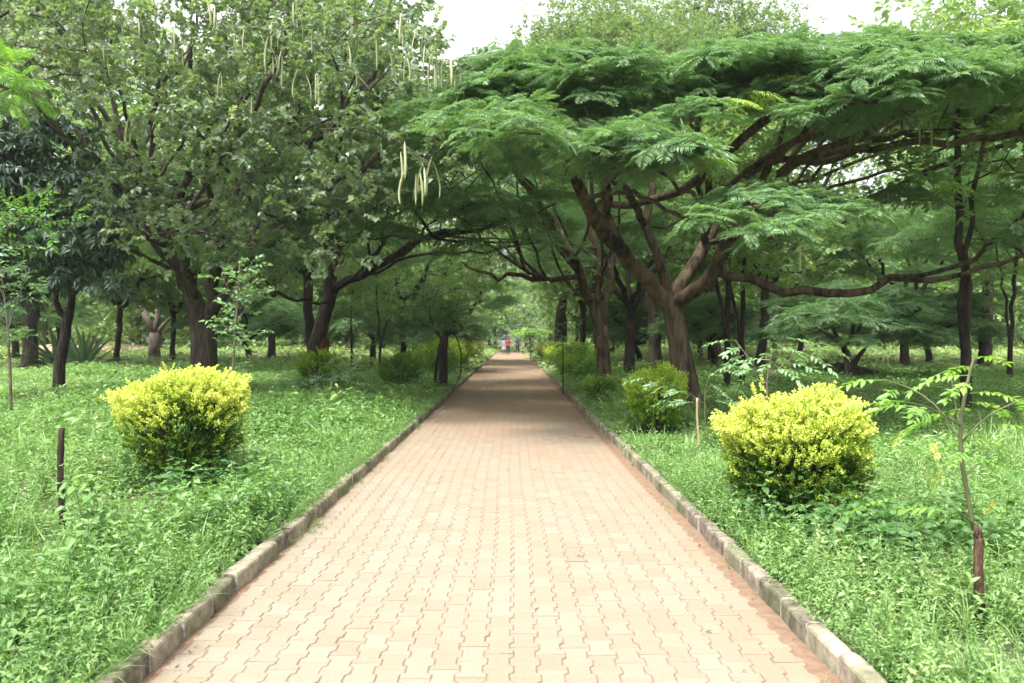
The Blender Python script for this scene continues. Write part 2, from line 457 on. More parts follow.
def soil_material():
    m, t = nodes_of('soil_and_moss')
    tc = N(t, 'ShaderNodeTexCoord')
    n1 = N(t, 'ShaderNodeTexNoise'); n1.inputs['Scale'].default_value = 0.35; n1.inputs['Detail'].default_value = 7
    n2 = N(t, 'ShaderNodeTexNoise'); n2.inputs['Scale'].default_value = 9; n2.inputs['Detail'].default_value = 8
    for n in (n1, n2): t.links.new(tc.outputs['Object'], n.inputs['Vector'])
    r1 = ramp(t, [(.35, (.045, .06, .022)), (.5, (.06, .075, .03)), (.62, (.09, .06, .036)), (.75, (.14, .085, .055))]); t.links.new(n1.outputs[0], r1.inputs[0])
    mx = N(t, 'ShaderNodeMix', data_type='RGBA', blend_type='OVERLAY'); mx.inputs[0].default_value = .8
    t.links.new(r1.outputs[0], mx.inputs[6]); t.links.new(n2.outputs[0], mx.inputs[7])
    b = N(t, 'ShaderNodeBump'); b.inputs['Strength'].default_value = .6; b.inputs['Distance'].default_value = .04; t.links.new(n2.outputs[0], b.inputs['Height'])
    p = N(t, 'ShaderNodeBsdfPrincipled'); p.inputs['Roughness'].default_value = .95
    t.links.new(mx.outputs[2], p.inputs['Base Color']); t.links.new(b.outputs[0], p.inputs['Normal'])
    o = N(t, 'ShaderNodeOutputMaterial'); t.links.new(p.outputs[0], o.inputs[0])
    return m
xs = np.unique(np.concatenate([-np.geomspace(2.1, 700, 90), [-1.83, -1.81, -1.74, -1.70, 0, 1.54, 1.57, 1.61, 1.64], np.geomspace(1.9, 700, 90)]))
ys = np.unique(np.concatenate([np.arange(-20, 30, .35), np.geomspace(30, 900, 90)]))
gr = grid_obj('ground', xs, ys, ground_z, soil_material()); tag(gr, None, None, kind='structure')

# red soil bed that shows in the joints and at the right edge
def bed_material():
    m, t = nodes_of('red_soil')
    tc = N(t, 'ShaderNodeTexCoord'); n = N(t, 'ShaderNodeTexNoise'); n.inputs['Scale'].default_value = 14; n.inputs['Detail'].default_value = 9; n.inputs['Roughness'].default_value = .7
    t.links.new(tc.outputs['Object'], n.inputs['Vector'])
    r = ramp(t, [(.3, (.11, .064, .036)), (.55, (.18, .115, .072)), (.75, (.23, .16, .105))]); t.links.new(n.outputs[0], r.inputs[0])
    b = N(t, 'ShaderNodeBump'); b.inputs['Strength'].default_value = .8; b.inputs['Distance'].default_value = .02; t.links.new(n.outputs[0], b.inputs['Height'])
    p = N(t, 'ShaderNodeBsdfPrincipled'); p.inputs['Roughness'].default_value = .95
    t.links.new(r.outputs[0], p.inputs['Base Color']); t.links.new(b.outputs[0], p.inputs['Normal'])
    o = N(t, 'ShaderNodeOutputMaterial'); t.links.new(p.outputs[0], o.inputs[0])
    return m
def bed_z(X, Y):
    return -0.0004 + 0.007 * sstep(1.40, 1.52, X) * (0.6 + 0.4 * np.sin(Y * 3.1) * np.sin(Y * 1.3)) + 0.006 * sstep(-1.64, -1.70, X)
bed = grid_obj('path_bed', np.array([-1.74, -1.70, -1.66, -1.62, -1.0, 0, 1.0, 1.40, 1.44, 1.48, 1.52, 1.56]), np.arange(0.0, 96, .2), bed_z, bed_material())
tag(bed, None, None, kind='structure')

def paver_material():
    m, t = nodes_of('clay_paver')
    tc = N(t, 'ShaderNodeTexCoord'); a = N(t, 'ShaderNodeAttribute', attribute_name='var')
    r = ramp(t, [(0.0, (.196, .163, .117)), (.5, (.210, .178, .131)), (1.0, (.223, .192, .146))]); t.links.new(a.outputs['Fac'], r.inputs[0])
    n1 = N(t, 'ShaderNodeTexNoise'); n1.inputs['Scale'].default_value = 60; n1.inputs['Detail'].default_value = 6; n1.inputs['Roughness'].default_value = .7
    n2 = N(t, 'ShaderNodeTexNoise'); n2.inputs['Scale'].default_value = .55; n2.inputs['Detail'].default_value = 6; n2.inputs['Roughness'].default_value = .65
    n3 = N(t, 'ShaderNodeTexNoise'); n3.inputs['Scale'].default_value = 5; n3.inputs['Detail'].default_value = 5
    for n in (n1, n3): t.links.new(tc.outputs['Object'], n.inputs['Vector'])
    mp = N(t, 'ShaderNodeMapping'); mp.inputs['Scale'].default_value = (1.0, .45, 1); t.links.new(tc.outputs['Object'], mp.inputs[0]); t.links.new(mp.outputs[0], n2.inputs['Vector'])
    sp = N(t, 'ShaderNodeMix', data_type='RGBA', blend_type='OVERLAY'); sp.inputs[0].default_value = .35
    t.links.new(r.outputs[0], sp.inputs[6]); t.links.new(n1.outputs[0], sp.inputs[7])
    # washed-in red dust: lies in patches, more at the right edge and far along, where it also paints in canopy shade
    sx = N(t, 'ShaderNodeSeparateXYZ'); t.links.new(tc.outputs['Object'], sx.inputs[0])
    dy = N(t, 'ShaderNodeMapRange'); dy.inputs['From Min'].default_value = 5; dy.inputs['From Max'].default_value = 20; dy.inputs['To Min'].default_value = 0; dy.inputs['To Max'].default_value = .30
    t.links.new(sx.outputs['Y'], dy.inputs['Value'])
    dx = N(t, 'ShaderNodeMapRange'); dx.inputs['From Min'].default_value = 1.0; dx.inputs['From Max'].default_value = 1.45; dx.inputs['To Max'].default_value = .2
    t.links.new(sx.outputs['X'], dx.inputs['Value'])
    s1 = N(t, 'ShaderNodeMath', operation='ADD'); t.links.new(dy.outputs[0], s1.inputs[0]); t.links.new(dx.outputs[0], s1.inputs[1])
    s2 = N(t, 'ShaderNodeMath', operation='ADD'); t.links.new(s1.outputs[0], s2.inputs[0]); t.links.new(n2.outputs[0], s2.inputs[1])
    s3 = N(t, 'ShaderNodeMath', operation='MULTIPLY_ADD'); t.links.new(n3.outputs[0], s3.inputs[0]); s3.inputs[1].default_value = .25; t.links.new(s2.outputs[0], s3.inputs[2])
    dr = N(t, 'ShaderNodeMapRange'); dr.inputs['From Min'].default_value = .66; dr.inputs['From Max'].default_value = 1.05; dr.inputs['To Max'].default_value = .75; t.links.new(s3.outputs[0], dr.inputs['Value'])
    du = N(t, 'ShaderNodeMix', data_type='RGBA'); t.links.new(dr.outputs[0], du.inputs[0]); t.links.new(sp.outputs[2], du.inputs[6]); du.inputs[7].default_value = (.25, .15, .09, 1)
    b = N(t, 'ShaderNodeBump'); b.inputs['Strength'].default_value = .25; b.inputs['Distance'].default_value = .004; t.links.new(n1.outputs[0], b.inputs['Height'])
    p = N(t, 'ShaderNodeBsdfPrincipled'); p.inputs['Roughness'].default_value = .85; p.inputs['Specular IOR Level'].default_value = .25
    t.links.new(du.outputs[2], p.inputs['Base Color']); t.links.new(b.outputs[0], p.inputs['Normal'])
    o = N(t, 'ShaderNodeOutputMaterial'); t.links.new(p.outputs[0], o.inputs[0])
    return m
def build_pavers():
    pw, pl = .130, .20
    ts = np.array([0, .19, .29, .71, .81, 1.0]); wv = np.array([1, 1, -1, -1, 1, 1.])
    gap = .005
    hw = pw / 2 + .0105 * wv
    def outline(inset, z):
        y = np.clip(ts * pl, gap * .8 + inset, pl - gap * .8 - inset) - pl / 2
        w = hw - gap / 2 - inset
        right = np.stack([w, y, np.full(6, z)], -1); left = np.stack([-w, y, np.full(6, z)], -1)[::-1]
        return np.concatenate([right, left])
    top = outline(.0035, 0.0); mid = outline(0, -.0035); bot = outline(0, -.03)
    v = np.concatenate([top, mid, bot]); n = 12
    loops = list(range(n)); cnt = [n]
    for ringi in (0, 1):
        for i in range(n):
            j = (i + 1) % n
            loops += [ringi * n + j, ringi * n + i, (ringi + 1) * n + i, (ringi + 1) * n + j]; cnt.append(4)
    T = (v, np.array(loops), np.array(cnt), np.full(len(v), .5))
    pos = []
    for c in range(24):
        x = -1.70 + pw * (c + .5)
        y = 1.0 + (0.5 * pl if c % 2 else 0) + np.arange(470) * pl
        drift = .018 * np.sin(y * .35 + .3) + .008 * np.sin(y * 1.1)
        pos.append(np.stack([x + drift, y + .01 * math.sin(c * .7) + rng.normal(0, .0012, len(y)), rng.normal(0, .0011, len(y)) + .004], -1))
    pos = np.concatenate(pos); m = len(pos)
    tx = rng.normal(0, .006, m); ty = rng.normal(0, .008, m); rz = rng.normal(0, .006, m)
    xax = np.stack([np.ones(m), rz, -ty], -1); zax = np.stack([ty, -tx, np.ones(m)], -1)
    g = Geo(); g.put(T, pos, frames(xax, zax), 1.0, np.clip(.5 + rng.normal(0, .26, m), 0, 1))
    return g
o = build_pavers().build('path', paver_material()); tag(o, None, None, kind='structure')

def kerb_material():
    m, t = nodes_of('kerb_stone')
    tc = N(t, 'ShaderNodeTexCoord'); a = N(t, 'ShaderNodeAttribute', attribute_name='var')
    n1 = N(t, 'ShaderNodeTexNoise'); n1.inputs['Scale'].default_value = 11; n1.inputs['Detail'].default_value = 9; n1.inputs['Roughness'].default_value = .7
    n2 = N(t, 'ShaderNodeTexNoise'); n2.inputs['Scale'].default_value = 2.2; n2.inputs['Detail'].default_value = 6
    for n in (n1, n2): t.links.new(tc.outputs['Object'], n.inputs['Vector'])
    r = ramp(t, [(.32, (.055, .045, .032)), (.5, (.185, .155, .112)), (.7, (.34, .29, .215))])
    ad = N(t, 'ShaderNodeMath', operation='MULTIPLY_ADD'); t.links.new(a.outputs['Fac'], ad.inputs[0]); ad.inputs[1].default_value = .25; t.links.new(n1.outputs[0], ad.inputs[2])
    sb = N(t, 'ShaderNodeMath', operation='SUBTRACT'); t.links.new(ad.outputs[0], sb.inputs[0]); sb.inputs[1].default_value = .1
    t.links.new(sb.outputs[0], r.inputs[0])
    r2 = ramp(t, [(.42, (0, 0, 0)), (.6, (1, 1, 1))]); t.links.new(n2.outputs[0], r2.inputs[0])
    mo = N(t, 'ShaderNodeMath', operation='MULTIPLY'); t.links.new(r2.outputs[0], mo.inputs[0]); mo.inputs[1].default_value = .6
    mx = N(t, 'ShaderNodeMix', data_type='RGBA'); t.links.new(mo.outputs[0], mx.inputs[0]); t.links.new(r.outputs[0], mx.inputs[6]); mx.inputs[7].default_value = (.07, .09, .03, 1)
    b = N(t, 'ShaderNodeBump'); b.inputs['Strength'].default_value = .7; b.inputs['Distance'].default_value = .012; t.links.new(n1.outputs[0], b.inputs['Height'])
    p = N(t, 'ShaderNodeBsdfPrincipled'); p.inputs['Roughness'].default_value = .92
    t.links.new(mx.outputs[2], p.inputs['Base Color']); t.links.new(b.outputs[0], p.inputs['Normal'])
    o = N(t, 'ShaderNodeOutputMaterial'); t.links.new(p.outputs[0], o.inputs[0])
    return m
KM = kerb_material(); MORT = plain_mat('lime_mortar', (.26, .24, .20), .9, .45, 40)
def build_kerb(x0, x1, face):
    """stones with worn rounded arrises, whitish mortar between"""
    g = Geo(); gm = Geo()
    L = .43; w = x1 - x0
    prof = np.array([(0, -.10), (0, .07), (.0, .100), (.006, .113), (.02, .120), (w / 2, .121), (w - .02, .120), (w - .006, .113), (w, .1), (w, -.05)])
    if face < 0: prof = prof * [-1, 1] + [w, 0]; prof = prof[::-1]
    y = 0.6
    while y < 92:
        Lk = L + rng.normal(0, .006); dz = rng.normal(0, .004); dxx = rng.normal(0, .0035); tw = rng.normal(0, .004)
        for gg, a, b, ins, v in ((g, y + .008, y + Lk - .008, 0, rng.uniform(0, 1)), (gm, y - .0078, y + .0078, .004, .5)):
            yy = np.linspace(a, b, 6 if ins == 0 else 2)
            n = len(prof); V = []
            for k, q in enumerate(yy):
                e = 0.006 if (ins == 0 and k in (0, len(yy) - 1)) else 0
                cx = w / 2
                px = cx + (prof[:, 0] - cx) * (1 - (ins + e) * 2 / w) + x0 + dxx * (1 if ins == 0 else 0) + (tw * (k - 2.5) if ins == 0 else 0)
                pz = prof[:, 1] + (dz if ins == 0 else 0) - ins * 1.0 - e + (rng.normal(0, .0015, n) if ins == 0 else 0)
                V.append(np.stack([px, np.full(n, q), pz], -1))
            V = np.concatenate(V); idx = np.arange(len(V)).reshape(len(yy), n)
            q = np.stack([idx[:-1, :-1], idx[:-1, 1:], idx[1:, 1:], idx[1:, :-1]], -1).reshape(-1)
            cn = [4] * ((len(yy) - 1) * (n - 1))
            q = np.concatenate([q, idx[0][::-1], idx[-1]]); cn += [n, n]
            gg.raw(V, q, cn, v)
        y += Lk
    k = g.build('kerb', KM); tag(k, None, None, kind='structure')
    k2 = gm.build('kerb_mortar', MORT, parent=k)
build_kerb(1.53, 1.63, 1)
build_kerb(-1.83, -1.72, -1)

# dirt clearing under the trees on the far left
def patch(name, cx, cy, rx, ry, mat, lift=.03, n=40):
    g = Geo(); a = np.arange(n) * 2 * np.pi / n
    rr = 1 + .12 * np.sin(3 * a + 1) + .08 * np.sin(5 * a)
    V = [(cx, cy, float(ground_z(cx, cy)) + lift)]
    rings = [0.5, 1.0]
    for q in rings:
        x = cx + rx * rr * q * np.cos(a); y = cy + ry * rr * q * np.sin(a); z = ground_z(x, y) + lift * (1 if q < 1 else .2)
        V += list(zip(x, y, z))
    loops = []; cnt = []
    for i in range(n):
        j = (i + 1) % n
        loops += [0, 1 + i, 1 + j]; cnt.append(3)
        loops += [1 + i, 1 + n + i, 1 + n + j, 1 + j]; cnt.append(4)
    g.raw(V, loops, cnt); o = g.build(name, mat, smooth=True); tag(o, None, None, kind='structure'); return o
patch('dirt_clearing', -29.5, 60, 5.5, 4.0, plain_mat('pink_dirt', (.33, .23, .17), .95, .2, 3), .45)

# ================================================================= UNDERGROWTH (nobody could count it)
fine = leaf_t(.37, .14, .28, True)
coarse = leaf_t(.5, .1, .15, False)
def weed_t(h=.35, nodes=6, leaf=.055, lt=fine, w=.0025):
    """upright weed with crossed pairs of leaves"""
    g = Geo(); lean = rng.normal(0, .16, 2)
    t = (np.arange(nodes) + 1) / nodes
    c = np.stack([lean[0] * t * h + .02 * np.sin(t * 5), lean[1] * t * h, t * h], -1)
    y0 = rng.uniform(0, 6)
    for k in range(nodes):
        s = leaf * (1.15 - .55 * t[k] + rng.normal(0, .1)) * (1 if k < nodes - 1 else .7)
        for q in (0, 1):
            g.put(lt, c[k:k + 1], yawpitch(np.array([y0 + k * 1.57 + q * np.pi + rng.normal(0, .25)]), np.array([rng.normal(.15 + .3 * (t[k] > .9), .3)]), rng.normal(0, .3, 1)), s, .5 + .12 * (t[k] - .6) + rng.normal(0, .07))
        if k >= nodes - 2:
            g.put(lt, c[k:k + 1], yawpitch(np.array([rng.uniform(0, 6)]), np.array([.7])), s * .6, .62)
    tube(g, np.vstack([[0, 0, 0], c]), np.linspace(w, w * .4, nodes + 1), 3, .45, cap=False)
    return g.arr()
def grass_t(n=9, h=.28):
    g = Geo()
    for i in range(n):
        a = rng.uniform(0, 6.28); L = h * rng.uniform(.5, 1.2); b = rng.uniform(.15, .8) * L; wd = rng.uniform(.0025, .0045)
        d = np.array([math.cos(a), math.sin(a), 0]); s = np.array([-d[1], d[0], 0]) * wd; o0 = d * rng.uniform(0, .03)
        p1 = o0 + d * b * .3 + [0, 0, L * .6]; p2 = o0 + d * b + [0, 0, L * rng.uniform(.7, 1)]
        g.raw([o0 + s, o0 - s, p1 - s * .9, p1 + s * .9, p2], [0, 1, 2, 3, 3, 2, 4], [4, 3], .62 + rng.normal(0, .1))
    return g.arr()
def low_t(n=14, r=.12, leaf=.03, h=.12):
    """low creeping tuft of small leaves, for middle distance"""
    g = Geo(); a = rng.uniform(0, 6.28, n); q = np.sqrt(rng.uniform(0, 1, n)) * r
    pos = np.stack([q * np.cos(a), q * np.sin(a), h * rng.uniform(.35, 1, n)], -1)
    g.put(coarse, pos, yawpitch(rng.uniform(0, 6.28, n), rng.normal(.1, .35, n), rng.normal(0, .4, n)), leaf * rng.uniform(.7, 1.3, n), .5 + rng.normal(0, .1, n))
    return g.arr()

weeds_near = [weed_t(rng.uniform(.26, .42), rng.integers(7, 10), rng.uniform(.05, .072)) for _ in range(12)]
weeds_big = [weed_t(rng.uniform(.3, .5), 6, rng.uniform(.08, .13), leaf_t(.5, .12, .3)) for _ in range(7)]
weeds_fine = [weed_t(rng.uniform(.16, .3), 8, rng.uniform(.028, .042)) for _ in range(8)]
grasses = [grass_t() for _ in range(6)]
lows = [low_t(18, .17, .042, .17) for _ in range(8)]
mids = [low_t(14, .28, .075, .24) for _ in range(8)]
fars = [low_t(12, .6, .17, .3) for _ in range(8)]

def noise2(x, y, s=1.0, ph=0.0):
    return (np.sin(x * 1.3 * s + 1.7 * np.sin(y * .7 * s + ph)) + np.sin(y * 1.1 * s + 1.3 * np.sin(x * .9 * s + 2 + ph)) + .5 * np.sin((x + y) * 2.7 * s + ph)) / 2.5

LOW = [(-3.1, 7.3, 1.25, .4), (2.42, 3.95, .5, .5), (2.3, 6.3, .6, .6), (-3.2, 5.7, .4, .5), (2.2, 12.7, .8, .4)]
GAPS = []     # bare soil under bushes and round trunks: (x, y, radius)
GAPS += [(3.8, 17.7, 1.3), (2.7, 17.5, .9), (-3.15, 7.9, .55), (2.3, 6.6, .55), (2.3, 13.2, .7), (-3.3, 6.1, .25)]
def sample_zone(n, x0, x1, y0, y1, side_off=0.0):
    y = rng.uniform(y0, y1, n); x = rng.uniform(x0, x1, n)
    d = np.maximum(x - 1.63, -1.83 - x)
    ok = (d > .015 + side_off) & (np.abs(x) < .64 * y + 1.6)
    for gx, gy, gr_ in GAPS: ok &= ((x - gx) ** 2 + (y - gy) ** 2 > gr_ ** 2 * rng.uniform(.4, 1.0, n))
    return x[ok], y[ok]

def strew(g, temps, dens, x0, x1, y0, y1, size, tilt=.15, hmod=True, vb=.5, off=0.0, sink=0.0, mask=None):
    x, y = sample_zone(int(dens * (x1 - x0) * (y1 - y0)), x0, x1, y0, y1, off)
    if mask is not None:
        mv = noise2(x, y, mask[0], mask[1]) + rng.normal(0, .15, len(x)); k = mv > mask[2]; x = x[k]; y = y[k]
    n = len(x); z = ground_z(x, y) - sink
    up = norm(np.stack([rng.normal(0, tilt, n), rng.normal(0, tilt, n), np.ones(n)], -1))
    # stems next to the kerb lean out over it
    yaw = rng.uniform(0, 6.28, n); dx = np.stack([np.cos(yaw), np.sin(yaw), np.zeros(n)], -1); dx = norm(dx - up * (dx * up).sum(-1, keepdims=True))
    h = 1.0 + ((.42 * noise2(x, y, 1.1) + .24 * noise2(x, y, 3.1, 1)) if hmod else 0)
    h = np.maximum(h, .6)
    d = np.maximum(x - 1.63, -1.83 - x); h = h * (.75 + .25 * sstep(0, .45, d))
    for lx, ly, lr, lf in LOW: h = h * (1 - (1 - lf) * (1 - sstep(lr * .6, lr, np.hypot(x - lx, y - ly))))
    s = size * h * rng.uniform(.75, 1.25, n)
    put_mixed(g, temps, np.stack([x, y, z], -1), frames(dx, up), s, vb + .12 * noise2(x, y, .6, 2) + .09 * noise2(x, y, 2.3) + rng.normal(0, .13, n))

gc = Geo()
# left verge, close: broad weeds in clumps among finer ones
strew(gc, weeds_near, 95, -6.5, -1.83, 2.4, 9, 1.0, .22, vb=.47)
strew(gc, weeds_big, 70, -6.0, -1.83, 2.4, 9, 1.0, .25, vb=.45, mask=(1.1, 5, .15))
strew(gc, weeds_big, 60, -2.8, -1.83, 2.4, 8, .85, .3, vb=.5, mask=(1.7, 3, 0))
strew(gc, weeds_fine, 150, -6.5, -1.83, 2.4, 9, 1.15, .3, vb=.62, mask=(.9, 8, .1))
strew(gc, grasses, 60, -6.5, -1.83, 2.4, 9, 1.05, .25, vb=.55, mask=(1.4, 1, .25))
strew(gc, weeds_near, 60, -2.15, -1.83, 2.4, 14, .9, .5, vb=.5)
strew(gc, weeds_near, 130, -3.2, -1.83, 2.4, 5.2, .9, .3, hmod=False, vb=.5)
# right verge, close: finer and lighter
strew(gc, weeds_fine, 240, 1.63, 6.5, 2.4, 9, 1.25, .28, vb=.62)
strew(gc, weeds_near, 70, 1.63, 6.5, 2.4, 9, .95, .2, vb=.56, mask=(1.2, 4, 0))
strew(gc, weeds_big, 45, 1.63, 6.5, 2.4, 9, .8, .2, vb=.5, mask=(1.3, 9, .3))
strew(gc, grasses, 70, 1.63, 6.5, 2.4, 9, 1.0, .25, vb=.62, mask=(1.1, 2, .2))
strew(gc, weeds_near, 40, 1.63, 1.9, 2.4, 14, .75, .5, vb=.52)
strew(gc, weeds_fine, 160, 1.63, 2.0, 2.4, 10, 1.1, .3, hmod=False, vb=.55)
strew(gc, weeds_fine, 160, -2.2, -1.83, 2.4, 10, 1.2, .3, hmod=False, vb=.5)
strew(gc, weeds_fine, 150, 2.0, 2.9, 3.3, 4.8, .9, .3, hmod=False, vb=.6)
def spill(x0, side, n, y0, y1):
    """stems that lean over the kerb towards the paving"""
    y = rng.uniform(y0, y1, n); keep = noise2(y * 1.5, y * 0 + 3, 1, x0) > -.35; y = y[keep]; m = len(y)
    x = x0 + side * rng.uniform(-.03, .06, m)
    up = norm(np.stack([-side * rng.uniform(.3, 1.5, m), rng.normal(0, .3, m), np.ones(m)], -1)); a = rng.uniform(0, 6.28, m)
    dx = np.stack([np.cos(a), np.sin(a), 0 * a], -1); dx = norm(dx - up * (dx * up).sum(-1, keepdims=True))
    put_mixed(gc, weeds_near + weeds_fine + grasses, np.stack([x, y, np.full(m, .10)], -1), frames(dx, up), rng.uniform(.35, .85, m), .52 + rng.normal(0, .12, m))
spill(-1.84, -1, 1300, 2.5, 22); spill(1.66, 1, 260, 2.5, 22)
# middle distance
strew(gc, lows, 120, -11.5, -1.83, 9, 17, 1.25, .15, vb=.5)
strew(gc, weeds_near, 34, -11.5, -1.83, 9, 15, 1.15, .2, vb=.5, mask=(.8, 5, .1))
strew(gc, weeds_big, 16, -11.5, -1.83, 9, 17, 1.1, .2, vb=.5, mask=(.9, 1, .2))
strew(gc, lows, 120, 1.63, 11.5, 9, 17, 1.15, .15, vb=.55)
strew(gc, weeds_near, 20, 1.63, 11.5, 9, 15, .95, .2, vb=.55, mask=(.8, 7, .1))
strew(gc, grasses, 30, -9, 9, 9, 17, 1.5, .3, vb=.62, mask=(.7, 3, .3))
strew(gc, mids, 36, -22, 22, 16, 34, 1.0, .15, vb=.56)
strew(gc, fars, 2.8, -60, 60, 33, 110, 1.0, .12, vb=.85)
print('ground cover faces', sum(len(c) for c in gc.c))
o = gc.build('ground_cover', M['verge']); tag(o, 'low light green weeds and grass covering both verges of the path', 'ground cover', kind='stuff')

# broad-leaved darker weeds crowding round the foot of bushes and trunks
dk = Geo()
broad = [weed_t(rng.uniform(.28, .45), 5, rng.uniform(.08, .115), leaf_t(.62, .1, .25)) for _ in range(6)]
for cx, cy, r, n in ((-3.25, 8.2, .55, 40), (2.3, 6.4, .65, 130), (2.45, 5.6, .55, 70), (3.0, 6.0, .6, 60), (-2.8, 8.5, .45, 30), (2.9, 6.5, .6, 60), (-4.4, 19.3, 1.4, 80), (-3.0, 22.2, 1.2, 50), (2.5, 14.2, .7, 24)):
    a = rng.uniform(0, 6.28, n); q = np.sqrt(rng.uniform(0, 1, n)) * r
    x = cx + q * np.cos(a); y = cy + q * np.sin(a); ok = (x > 1.72) | (x < -1.95); x = x[ok]; y = y[ok]; m = len(x)
    put_mixed(dk, broad, np.stack([x, y, ground_z(x, y)], -1), frames(norm(np.stack([np.cos(a[ok]), np.sin(a[ok]), 0 * x], -1)), norm(np.stack([rng.normal(0, .2, m), rng.normal(0, .2, m), np.ones(m)], -1))), rng.uniform(.7, 1.2, m), .4 + rng.normal(0, .15, m))
o = dk.build('broad_leaved_weeds', M['weed']); tag(o, 'dark broad leaved weeds crowding the feet of the bushes', 'weeds', kind='stuff')

# weeds in the crack along the kerbs
cr = Geo()
def crack(x0, x1, n, y0, y1):
    y = rng.uniform(y0, y1, n); keep = noise2(y * 2, y * 0, 1.2, x0) > .25; y = y[keep]; x = rng.uniform(x0, x1, len(y)); m = len(x)
    up = norm(np.stack([rng.normal(0, .3, m), rng.normal(0, .3, m), np.ones(m)], -1)); a = rng.uniform(0, 6.28, m)
    dx = np.stack([np.cos(a), np.sin(a), 0 * a], -1); dx = norm(dx - up * (dx * up).sum(-1, keepdims=True))
    put_mixed(cr, weeds_fine + grasses, np.stack([x, y, 0 * x + .0], -1), frames(dx, up), rng.uniform(.14, .45, m), .55 + rng.normal(0, .1, m))
crack(-1.715, -1.62, 420, 3, 18); crack(1.42, 1.525, 160, 3, 18)
o = cr.build('crack_weeds', M['verge']); tag(o, 'tiny weeds sprouting in the crack beside each kerb', 'weeds', kind='stuff')

# fallen dry leaves and bits on the path
lt_ = Geo()
n = 130; x = rng.uniform(-1.6, 1.5, n); y = 3.2 + rng.uniform(0, 1, n) ** 1.6 * 26
edge = rng.uniform(0, 1, n) < .6; x = np.where(edge, np.where(rng.uniform(0, 1, n) < .6, rng.uniform(1.38, 1.52, n), rng.uniform(-1.7, -1.6, n)), x)
lt_.put(leaf_t(.35, .3, .3), np.stack([x, y, np.full(n, .014)], -1), yawpitch(rng.uniform(0, 6.28, n), rng.normal(0, .15, n), rng.normal(0, .2, n)), rng.uniform(.015, .045, n), rng.uniform(0, .8, n))
for (px, py, Z, L) in ((585, 439, 13.6, .15), (572, 437, 13.8, .12)):
    p = P(px, py, Z); lt_.put(leaf_t(.12, .3, .1), np.array([[p[0], p[1], .018]]), yawpitch(np.array([.1]), np.array([0.])), L * 1.3, .1)
o = lt_.build('leaf_litter', M['dry']); tag(o, 'brown fallen leaves and bits scattered on the paving edges', 'leaf litter', kind='stuff')

# ================================================================= TREES
def finish_tree(name, base, sk, crown_geo, bark, leafm, label, cat='tree', group=None, min_r=0.0, crown='crown', hi=14):
    root = empty(name, base, label, cat, group)
    g = Geo(); sk.wood(g, min_r, hi=hi)
    b = np.asarray(base, float)
    g.v = [v - b for v in g.v]; crown_geo.v = [v - b for v in crown_geo.v]
    g.build('trunk', bark, root, smooth=True)
    crown_geo.build(crown, leafm, root)
    return root

def PL(lst):
    """limb list: (x, y, Z, radius)"""
    return [P(a, b, c) for a, b, c, r in lst], [r for a, b, c, r in lst]

def base_at(x, Z, sink=.1):
    X = (x - 512) * Z / FPX
    return np.array([X, Z, float(ground_z(X, Z)) - sink])

ros = [rosette_t(8, .52, .22, 12) for _ in range(7)]
ros_far = [rosette_t(7, .6, .25, 7) for _ in range(5)]

def dome_pads(cx, cy, rx, ry, ztop, zedge, n, rmin=.9, rmax=1.7, under=.35, pw=1.6, squash=None):
    C = []; Rr = []
    for i in range(n):
        a = i * 2.399 + rng.normal(0, .25); q = math.sqrt((i + .5) / n) * (1 + rng.normal(0, .04))
        x = cx + rx * q * math.cos(a); y = cy + ry * q * math.sin(a)
        z = ztop - (ztop - zedge) * q ** pw + rng.normal(0, .25)
        if rng.uniform() < under: z -= rng.uniform(.5, 1.6)
        C.append((x, y, z)); Rr.append(rng.uniform(rmin, rmax))
    return C, Rr

def fan(sk, C, n, z0, z1, r0, r1):
    """long bare limbs that fan out from the low forks to the underside of the canopy"""
    pa = np.array(sk.p); ra = np.array(sk.r); C = np.array(C)
    ok = np.where((pa[:, 2] > z0) & (pa[:, 2] < z1) & (ra > .07))[0]
    for k in range(n):
        i = ok[rng.integers(len(ok))]; a = pa[i]
        cand = C[rng.integers(0, len(C), 12)]; v = cand - a; L = np.linalg.norm(v, axis=1)
        out = (v[:, :2] * (a[:2] - pa[0, :2])).sum(1) > -.3
        j = int(np.argmax(np.where(out, -abs(L - rng.uniform(3.5, 7)), -99))); t = cand[j]; d = t - a
        m1 = a + d * .3 + np.array([0, 0, -.15 * d[2]]) + rng.normal(0, .15, 3); m2 = a + d * .65 + np.array([0, 0, .05 * abs(d[2])]) + rng.normal(0, .2, 3)
        rr = min(r0, sk.r[i] * .8)
        sk.limb([a, m1, m2, t], [rr, rr * .85, (rr + r1) / 2, r1], parent=int(i), wob=.03)

